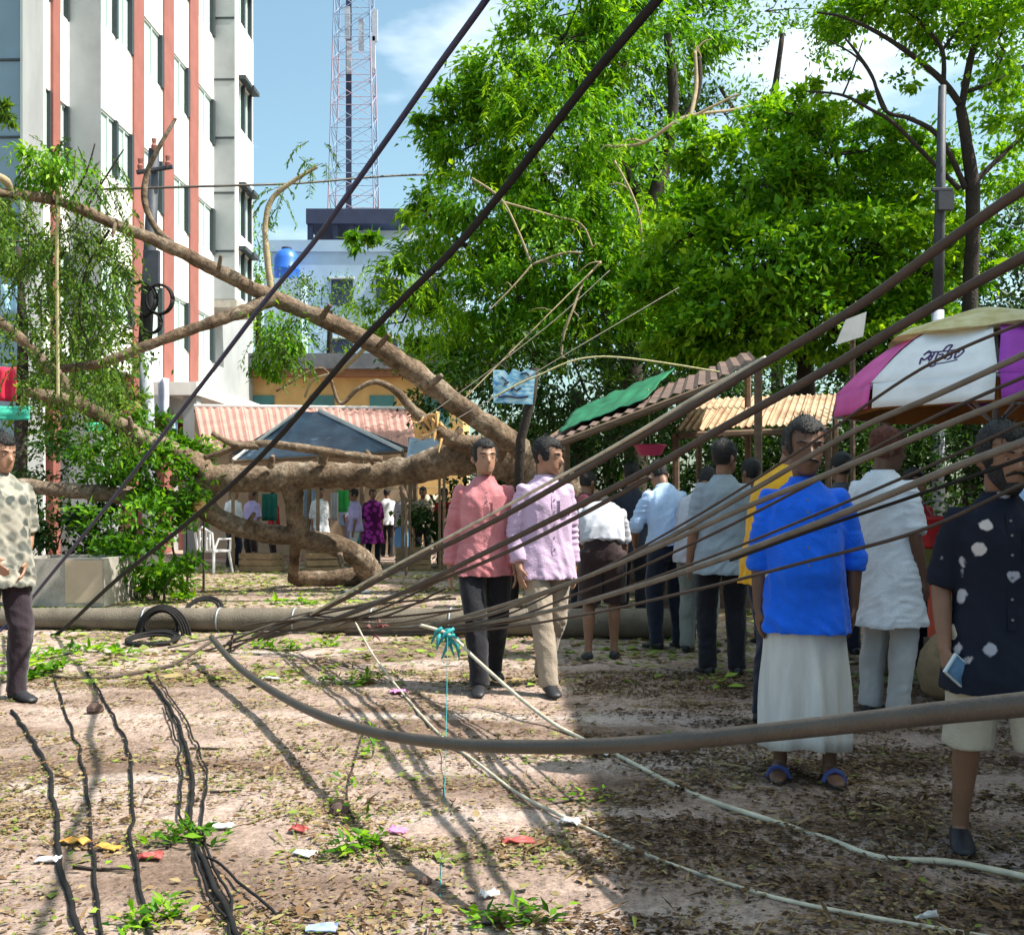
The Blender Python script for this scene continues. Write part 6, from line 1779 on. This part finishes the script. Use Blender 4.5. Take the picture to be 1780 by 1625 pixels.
cable('pale wire crossing the face of the floral shirted man', [(1900, 722, 2.8), (1780, 768, 3.0), (1660, 812, 3.25), (1540, 862, 3.5), (1400, 918, 3.9), (1270, 966, 4.4), (1120, 1016, 5.1), (980, 1056, 5.9), (860, 1080, 6.8), (740, 1100, 8)], .0125, 'cable_grey', 8, group=LC)
cable('dark wire just under the pale one at the floral shirt', [(1900, 752, 2.8), (1780, 796, 3.0), (1660, 838, 3.25), (1560, 872, 3.5), (1400, 926, 3.9), (1270, 974, 4.4)], .006, 'cable_black', 6, group=LC)
cable('brown wire close below the second brown cable left of the men', [(1130, 830, 4.95), (1000, 900, 5.6), (880, 960, 6.4), (760, 1010, 7.3), (640, 1052, 8.4), (520, 1098, 9.6)], .012, 'cable_brown', 8, group=LC)
for j, (y1, y0, r_, lb) in enumerate(((560, 1092, .006, 'hair thin wire between the second brown cable and the umbrella'), (655, 1098, .0065, 'thin dark wire crossing the purple umbrella panel'), (840, 1104, .007, 'lowest thin wire of the fan, over the floral shirt chest'), (735, 1100, .006, 'thin wire just above the floral shirted man'))):
    cable(lb, [(1900, y1 - 52, 3.2), (1780, y1, 3.4), (1600, y1 + 82, 3.7), (1400, y1 + 82 + (y0 - y1 - 82) * .30, 4.2), (1200, y1 + 82 + (y0 - y1 - 82) * .58, 4.9), (1000, y1 + 82 + (y0 - y1 - 82) * .82, 5.9), (820, y0 - 8, 7.1), (600, y0, 9)], r_, 'cable_brown', 6, 8, group=LC)
for j in range(7):
    cable('brown wire in the tangle at the fallen pole, strand %s' % ('closest to the loop', 'under the thick cable', 'lying highest', 'lying lowest', 'bent most', 'ending left', 'ending nearest')[j],
          [(280 + random.uniform(0, 160), 1118 + random.uniform(-4, 40), 9.4), (390 + random.uniform(-20, 60), 1108 + random.uniform(-16, 20), 9.3), (520 + random.uniform(-30, 40), 1085 + random.uniform(-14, 14), 9.1), (640 + 6 * j, 1052 + random.uniform(-10, 36), 8.6), (760 + 8 * j, 1010 + 9 * j + random.uniform(-12, 12), 8.0)], .009, 'cable_brown' if j % 3 else 'cable_grey', 6, 6, group='strands at the fallen pole')
cable('pale grey wire from the teal knot across the shaded ground', [(730, 1086, 7.1), (782, 1104, 7.05), (830, 1148, 6.9), (900, 1210, 6.5), (960, 1256, 6.1), (1000, 1278, 5.9), (1080, 1318, 5.4), (1200, 1382, 4.73), (1330, 1425, 4.34), (1440, 1462, 4.07), (1530, 1492, 3.86), (1640, 1498, 3.82), (1720, 1512, 3.74), (1830, 1535, 3.6)], .0115, 'cable_cream', 8)
cable('thin pale wire crossing lowest over sunlit then shaded ground', [(618, 1082, 8.6), (650, 1140, 8.0), (700, 1205, 7.2), (760, 1272, 6.0), (830, 1328, 5.3), (900, 1380, 4.74), (1000, 1432, 4.3), (1100, 1478, 3.97), (1180, 1510, 3.77), (1330, 1558, 3.5), (1480, 1590, 3.34), (1700, 1628, 3.17), (1800, 1645, 3.1)], .0075, 'cable_cream', 8)
cable('navy overhead cable rising steeply across the open sky', [(1180, -480, 3.2), (1030, -265, 3.7), (900, -80, 4.2), (838, 10, 4.4), (760, 118, 4.8), (680, 232, 5.2), (600, 345, 5.6), (540, 428, 6.0), (465, 518, 6.5), (380, 630, 7.1), (280, 760, 7.9), (190, 875, 8.7), (100, 985, 9.6), (20, 1080, 10.5), (-30, 1112, 10.3)], .0145, 'cable_blue', 8)
cable('black overhead cable rising steeply before the feathery tree', [(1560, -500, 2.5), (1380, -280, 2.9), (1210, -80, 3.4), (1130, 15, 3.6), (1040, 120, 3.9), (960, 222, 4.2), (880, 325, 4.5), (790, 432, 4.9), (700, 520, 5.3), (620, 602, 5.7), (560, 672, 6.1), (480, 765, 6.7), (400, 845, 7.3), (300, 930, 8.2), (200, 1010, 9.2), (120, 1085, 10.2), (90, 1108, 10.5)], .017, 'cable_black', 10)
cable('thin level wire strung past the mast', [(150, 330, 19), (430, 322, 20), (530, 318, 21), (700, 305, 23), (900, 302, 25), (1000, 300, 26)], .022, 'cable_dark', 6)
cable('thin dark cable looping low at the left before the fallen pole', [(40, 1196, 8.4), (110, 1208, 7.9), (180, 1200, 7.9), (250, 1180, 8.2), (310, 1150, 8.6), (372, 1112, 9)], .013, 'cable_brown', 8)
cable('pale rope hanging straight down from the highest felled limb', [(100, 338, 11.6), (99, 450, 11.7), (100, 560, 11.8), (101, 690, 11.9)], .018, 'rope', 8, name='rope', cat='rope')
cable('hair thin teal string hanging from the teal knot', [(778, 1105, 7.05), (776, 1250, 6.0), (772, 1400, 4.6), (765, 1560, 3.5)], .0022, 'teal_plastic', 5, name='string', cat='string')
cable('pale wire across the foliage right of the blue sign', [(860, 690, 11.5), (930, 655, 11.5), (1050, 620, 11.5), (1300, 655, 11.5)], .010, 'rope', 6)
cable('fine wire slanting through the foliage above the sign', [(690, 760, 12), (830, 660, 12.5), (960, 560, 13), (1060, 470, 13.5)], .006, 'cable_grey', 5)
cable('second fine wire slanting beside the first above the sign', [(720, 770, 12), (860, 690, 12.5), (1010, 600, 13), (1180, 500, 14)], .006, 'cable_grey', 5)
for j, (pts, r, lb) in enumerate((([(20, 1232), (60, 1288), (85, 1348), (98, 1420), (104, 1500), (122, 1572), (152, 1640)], .0105, 'thick shadow line modelled as a black tube on the sand, nearest the left edge'),
    ([(88, 1162), (120, 1250), (140, 1312), (153, 1382), (160, 1480), (168, 1560), (176, 1640)], .007, 'shadow line modelled on the sand, second from the left edge'),
    ([(150, 1165), (205, 1255), (225, 1312), (230, 1400), (230, 1480), (246, 1545), (264, 1640)], .007, 'shadow line modelled on the sand, third from the left edge'),
    ([(255, 1172), (300, 1235), (324, 1300), (335, 1360), (332, 1420), (345, 1480), (385, 1560), (425, 1640)], .010, 'thickest shadow line of the middle bundle modelled on the sand'),
    ([(270, 1172), (318, 1240), (345, 1300), (360, 1340), (350, 1430), (372, 1500), (400, 1560), (400, 1640)], .005, 'thin shadow line of the middle bundle bowing right'),
    ([(285, 1220), (312, 1300), (314, 1400), (338, 1460), (360, 1540), (390, 1590)], .005, 'thin shadow line of the middle bundle bowing left'),
    ([(345, 1480), (390, 1500), (430, 1540), (480, 1580)], .005, 'short shadow line branching right from the middle bundle'))):
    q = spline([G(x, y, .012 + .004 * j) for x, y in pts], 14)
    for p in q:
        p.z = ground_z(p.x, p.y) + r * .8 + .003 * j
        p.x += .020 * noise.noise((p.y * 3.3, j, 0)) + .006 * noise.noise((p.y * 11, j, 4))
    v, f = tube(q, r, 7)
    tag(obj('shadow_line', v, f, M['cable_black'], None, smooth=True), lb, 'cable', 'shadow lines modelled on the sand')  # dark tubes standing in for shadows of the overhead cables
# teal plastic knot
kn = MB(); c = P(778, 1104, 7.05)
for i in range(9):
    a = c + Vector((random.uniform(-.05, .05), random.uniform(-.03, .03), random.uniform(-.03, .05)))
    b = c + Vector((random.uniform(-.14, .1), random.uniform(-.04, .04), random.uniform(-.16, .04)))
    kn.tube([a, a.lerp(b, .5) + Vector((0, 0, .03)), b], [.012, .014, .005], 5)
tag(kn.build('plastic_knot', M['teal_plastic'], None, smooth=True), 'teal plastic knot tying wires in front of the pink shirted man', 'knot')
kn = MB(); c = P(652, 1090, 9)
for i in range(9):
    a = c + Vector((random.uniform(-.08, .08), random.uniform(-.03, .03), random.uniform(-.05, .08)))
    b = a + Vector((random.uniform(-.12, .12), random.uniform(-.04, .04), random.uniform(-.12, .04)))
    kn.tube([a, a.lerp(b, .5) + Vector((0, 0, .02)), b], [.01, .014, .004], 5)
M['rag_pink'] = mat('rag_pink', (0.25, 0.09, 0.09), .9, .3, 10, .2)
tag(kn.build('rag', M['rag_pink'], None, smooth=True), 'reddish rag caught in the wires above the fallen pole', 'rag')

# ------------------------------------------------------------------ phone in the near man's hand
i_ = INFO['bearded man in a navy floral shirt and beige shorts, holding a phone']
hp = i_['loc'] + i_['rot'] @ (i_['WR'][-1] + i_['FD'][-1] * .10 * i_['s'])
M['phone_glass'] = mat('phone_glass', (0.10, 0.20, 0.34), .15, .5, 14, 0)
M['phone_case'] = mat('phone_case', (0.55, 0.62, 0.66), .4, .1, 5, 0)
ph = thing('phone', 'pale cased phone held low by the floral shirted man', 'phone', hp)
def tilt(mb):
    R = Matrix.Rotation(.35, 3, 'Z') @ Matrix.Rotation(-.9, 3, 'Y')
    mb.v = [hp + Vector((.045, -.035, -.01)) + R @ p for p in mb.v]; return mb
tilt(MB().box((-.04, -.006, -.075), (.04, .006, .075))).build('case', M['phone_case'], ph)
tilt(MB().box((-.035, -.0085, -.068), (.035, -.0062, .068))).build('screen', M['phone_glass'], ph)

# ------------------------------------------------------------------ litter and debris
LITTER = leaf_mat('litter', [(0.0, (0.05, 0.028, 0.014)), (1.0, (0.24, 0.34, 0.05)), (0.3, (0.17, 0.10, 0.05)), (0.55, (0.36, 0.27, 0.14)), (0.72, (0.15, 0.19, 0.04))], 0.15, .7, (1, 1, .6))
def scatter(n, d0, d1, dens, size, tone_mu, tone_sd):
    C, T = [], []
    while len(C) < n:
        m = n * 3
        y = np.sqrt(RNG.uniform(d0 ** 2, d1 ** 2, m)); x = RNG.uniform(-.52, .52, m) * y
        r = RNG.random(m)
        for i in range(m):
            if len(C) >= n: break
            if r[i] < dens(x[i], y[i]):
                C.append((x[i], y[i], ground_z(x[i], y[i]) + RNG.uniform(.002, .014)))
                T.append(np.clip(RNG.normal(tone_mu(x[i], y[i]), tone_sd), 0, 1))
    C = np.array(C); T = np.array(T); n = len(C)
    a = RNG.uniform(0, 2 * np.pi, n)
    D = np.stack([np.cos(a), np.sin(a), RNG.normal(0, .12, n)], 1)
    Nn = np.stack([RNG.normal(0, .3, n), RNG.normal(0, .3, n), np.ones(n)], 1)
    L_ = size * RNG.lognormal(0, .38, n)
    return C, D, Nn, L_, L_ * RNG.uniform(.3, .62, n), T
def py_of(y): return HY + EYE * FPX / y
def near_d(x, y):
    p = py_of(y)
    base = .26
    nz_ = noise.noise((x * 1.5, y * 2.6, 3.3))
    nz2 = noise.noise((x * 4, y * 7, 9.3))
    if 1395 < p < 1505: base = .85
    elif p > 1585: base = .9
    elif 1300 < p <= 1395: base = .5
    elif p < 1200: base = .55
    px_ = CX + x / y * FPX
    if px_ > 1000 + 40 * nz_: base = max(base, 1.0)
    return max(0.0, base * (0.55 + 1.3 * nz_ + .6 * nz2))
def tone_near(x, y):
    return (.46 if CX + x / y * FPX < 1000 else .16) + .30 * noise.noise((x * 2.2, y * 3.5, 1.1))  # dark mulch right of the sand; its tone also deepens the shade
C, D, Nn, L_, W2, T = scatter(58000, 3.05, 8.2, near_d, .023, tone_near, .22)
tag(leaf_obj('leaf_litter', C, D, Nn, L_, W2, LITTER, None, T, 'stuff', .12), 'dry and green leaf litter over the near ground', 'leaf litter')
C, D, Nn, L_, W2, T = scatter(42000, 7.6, 24, lambda x, y: max(.03, .55 + .8 * noise.noise((x * .8, y * .9, 4))), .070, lambda x, y: .72 + .2 * noise.noise((x, y, 2)), .2)
tag(leaf_obj('leaf_litter', C, D, Nn, L_, W2, LITTER, None, T, 'stuff', .12), 'straw coloured and green leaf litter around the fallen tree', 'leaf litter')
# straws and chips
C, D, Nn, L_, W2, T = scatter(4200, 3.05, 9, near_d, .085, lambda x, y: .3, .18)
tag(leaf_obj('twig_litter', C, D, Nn, L_, L_ * .06 + .003, LITTER, None, T, 'stuff', .3), 'short broken twigs and straws over the near ground', 'twig litter')

# leafy twigs lying about: each its own thing
def leafy_twig(label, pts, nleaf, lm, size=.06, r=.006):
    q = spline([G(x, y, .01) for x, y in pts], 8)
    for p in q: p.z = ground_z(p.x, p.y) + r
    t = thing('leafy_twig', label, 'twig', q[0], 0, 'leafy twigs on the ground')
    v, f = tube(q, [r * (1 - .6 * i / len(q)) for i in range(len(q))], 6); obj('stem', v, f, M['bark_dark'], t)
    k = RNG.integers(0, len(q), nleaf)
    C = np.array([q[i] for i in k]) + np.abs(RNG.normal(0, .035, (nleaf, 3))) * np.array([1, 1, .6]) * np.where(RNG.random((nleaf, 3)) < .5, -1, 1) * np.array([1, 1, 0]) + np.array([0, 0, 1]) * RNG.uniform(0, .05, (nleaf, 1))
    D = rand_dirs(nleaf); D[:, 2] = np.abs(D[:, 2]) * .4
    N_ = rand_dirs(nleaf) * .5 + np.array([0, 0, 1])
    leaf_obj('leaves', C, D, N_, size * RNG.uniform(.6, 1.3, nleaf), size * .42 * RNG.uniform(.7, 1.2, nleaf), lm, t)
leafy_twig('long bent twig with green leaves in the middle foreground', [(635, 1265), (615, 1320), (603, 1370), (612, 1420), (632, 1455), (668, 1505)], 40, LEAF_BRIGHT, .05)
leafy_twig('green leaf bunch at the foot of the bent twig', [(590, 1490), (620, 1478), (655, 1468)], 70, LEAF_BRIGHT, .055)
leafy_twig('green leaves hanging at the top of the bent twig', [(640, 1275), (650, 1290), (648, 1310)], 30, LEAF_BRIGHT, .05)
leafy_twig('leafy tangle in the litter strip around the middle bundle of shadow lines', [(290, 1475), (325, 1455), (370, 1470)], 90, LEAF_MID, .055)
leafy_twig('yellow green stick with leaves lying left of the leafy tangle', [(128, 1508), (180, 1512), (240, 1510)], 6, LEAF_BRIGHT, .05, .008)
leafy_twig('short green stick lying right of the leafy tangle', [(365, 1378), (420, 1376)], 3, LEAF_BRIGHT, .04, .008)
leafy_twig('brown stick lying straight above the leafy tangle', [(330, 1302), (400, 1303)], 2, LEAF_OLIVE, .03, .008)
leafy_twig('green sprig at the bottom edge left of centre', [(230, 1610), (265, 1600), (305, 1590)], 70, LEAF_BRIGHT, .05)
leafy_twig('green sprig at the bottom edge centre', [(820, 1610), (900, 1600), (960, 1596)], 80, LEAF_MID, .05)
leafy_twig('green fronds before the fallen pole at the left', [(30, 1160), (90, 1140), (160, 1130), (220, 1140)], 140, LEAF_BRIGHT, .10)
leafy_twig('second green fronds heap beside the left man', [(20, 1185), (70, 1175), (110, 1165)], 90, LEAF_MID, .10)
leafy_twig('green sprig on the sand below the pink shirted man', [(560, 1185), (620, 1188), (640, 1180)], 60, LEAF_BRIGHT, .07)
leafy_twig('leafy sprig before the middle of the fallen pole', [(440, 1125), (500, 1130), (580, 1122)], 90, LEAF_BRIGHT, .08)
leafy_twig('leafy sprig behind the fallen pole under the stump', [(470, 1052), (510, 1050), (540, 1052)], 60, LEAF_BRIGHT, .12)
leafy_twig('yellow green sprig on the ground left of the black coils', [(300, 1040), (330, 1042)], 60, LEAF_BRIGHT, .14)
leafy_twig('thin leafy sprig lying on the shadow edge', [(950, 1390), (1000, 1385), (1050, 1392)], 30, LEAF_BRIGHT, .045)

M['paper_white'] = mat('paper_white', (0.66, 0.66, 0.66), .8, .1, 8, .1)
M['paper_pink'] = mat('paper_pink', (0.62, 0.22, 0.46), .8, .1, 8, .1)
M['foil_red'] = mat('foil_red', (0.42, 0.08, 0.07), .5, .2, 8, .1)
M['paper_orange'] = mat('paper_orange', (0.60, 0.30, 0.06), .7, .2, 8, .1)
M['stone_dark'] = mat('stone_dark', (0.09, 0.055, 0.045), .9, .3, 20, .5)
M['paper_blue'] = mat('paper_blue', (0.28, 0.36, 0.55), .7, .2, 8, .1)
def scrap(name, label, px, py, w, h, m, seed, cat='litter', thick=.004, crumple=.018):
    c = G(px, py); c.z = ground_z(c.x, c.y) + .012
    a = random.Random(seed).uniform(-.7, .7)
    ux, uy = Vector((math.cos(a), math.sin(a), 0)) * w / 2, Vector((-math.sin(a), math.cos(a), 0)) * h / 2
    v, f = grid_sheet(c - ux - uy, c + ux - uy, c + ux + uy, c - ux + uy * .8, 5, 5, lambda u, w_: crumple * abs(noise.noise((u * 3 + seed, w_ * 3, seed))) * 1.6, thick)
    tag(obj(name, v, f, M[m]), label, cat, 'scraps of litter')
for i, a in enumerate((('paper_scrap', 'bright pink paper scrap below the pink shirted man', 692, 1206, .11, .10, 'paper_pink'), ('paper_scrap', 'white paper scrap under the thick cable at the shade edge', 1035, 1314, .14, .07, 'paper_white'),
    ('paper_scrap', 'crumpled white wrapper where the lowest wire meets the shade', 990, 1432, .08, .06, 'paper_white'), ('wrapper', 'red brown wrapper in the litter strip left of the white wrapper', 900, 1468, .12, .05, 'foil_red'),
    ('paper_scrap', 'thin white stick of paper lying in the shade at bottom right', 1610, 1598, .09, .012, 'paper_white'), ('wrapper', 'orange wrapper in the litter strip left of the leafy tangle', 130, 1470, .10, .05, 'paper_orange'),
    ('wrapper', 'second orange wrapper between the two left cables', 190, 1482, .09, .05, 'paper_orange'), ('paper_scrap', 'white plastic scrap right of the leafy tangle', 385, 1442, .09, .05, 'paper_white'),  # the two left cables are shadow lines modelled on the sand
    ('wrapper', 'reddish wrapper just left of the leafy tangle foot', 262, 1497, .08, .05, 'foil_red'), ('paper_scrap', 'white scrap left of the thickest ground cable', 85, 1502, .08, .05, 'paper_white'),  # the thickest ground cable is a shadow line modelled on the sand
    ('paper_scrap', 'pale blue scrap at the bottom edge near the left', 560, 1616, .09, .05, 'paper_blue'), ('wrapper', 'red wrapper in the litter strip left of the leafy twig', 520, 1450, .07, .045, 'foil_red'),
    ('paper_scrap', 'white scrap in the litter strip at centre left', 530, 1488, .08, .05, 'paper_white'), ('paper_scrap', 'small pale scrap on the cement patch at bottom centre', 850, 1560, .06, .04, 'paper_white'),
    ('wrapper', 'dull pink wrapper beside the leafy twig foot', 690, 1450, .07, .05, 'paper_pink'), ('paper_scrap', 'white scrap left of the fallen pole middle', 470, 1180, .12, .05, 'paper_white'), ('paper_scrap', 'white scrap on the ground below the stump', 620, 1030, .4, .3, 'paper_white'))):
    scrap(*a, seed=i + 2)
rk = lambda nm, lb, px, py, r, m: tag(obj(nm, *(lambda c: (lambda rs: loft(rs))([[Vector((c.x + r * s_ * math.cos(a) * (1 + .25 * noise.noise((math.cos(a) * 2, math.sin(a) * 2, px + z_))), c.y + r * s_ * math.sin(a), c.z + z_ * r)) for a in [2 * math.pi * i / 9 for i in range(9)]] for z_, s_ in ((-.1, .8), (.3, 1.0), (.7, .85), (1.0, .4))]))(G(px, py)), M[m]), lb, 'stone', 'stones and lumps')
rk('clod', 'dark brown clod on the sand left of the cables', 165, 1238, .055, 'stone_dark')
rk('clod', 'small dark clod on the cement patch at bottom centre', 740, 1535, .022, 'stone_dark')
rk('clod', 'dark clod in the litter strip left of the twig foot', 590, 1415, .045, 'stone_dark')
rk('clod', 'small dark stone near the shade edge at the bottom', 1105, 1598, .02, 'stone_dark')
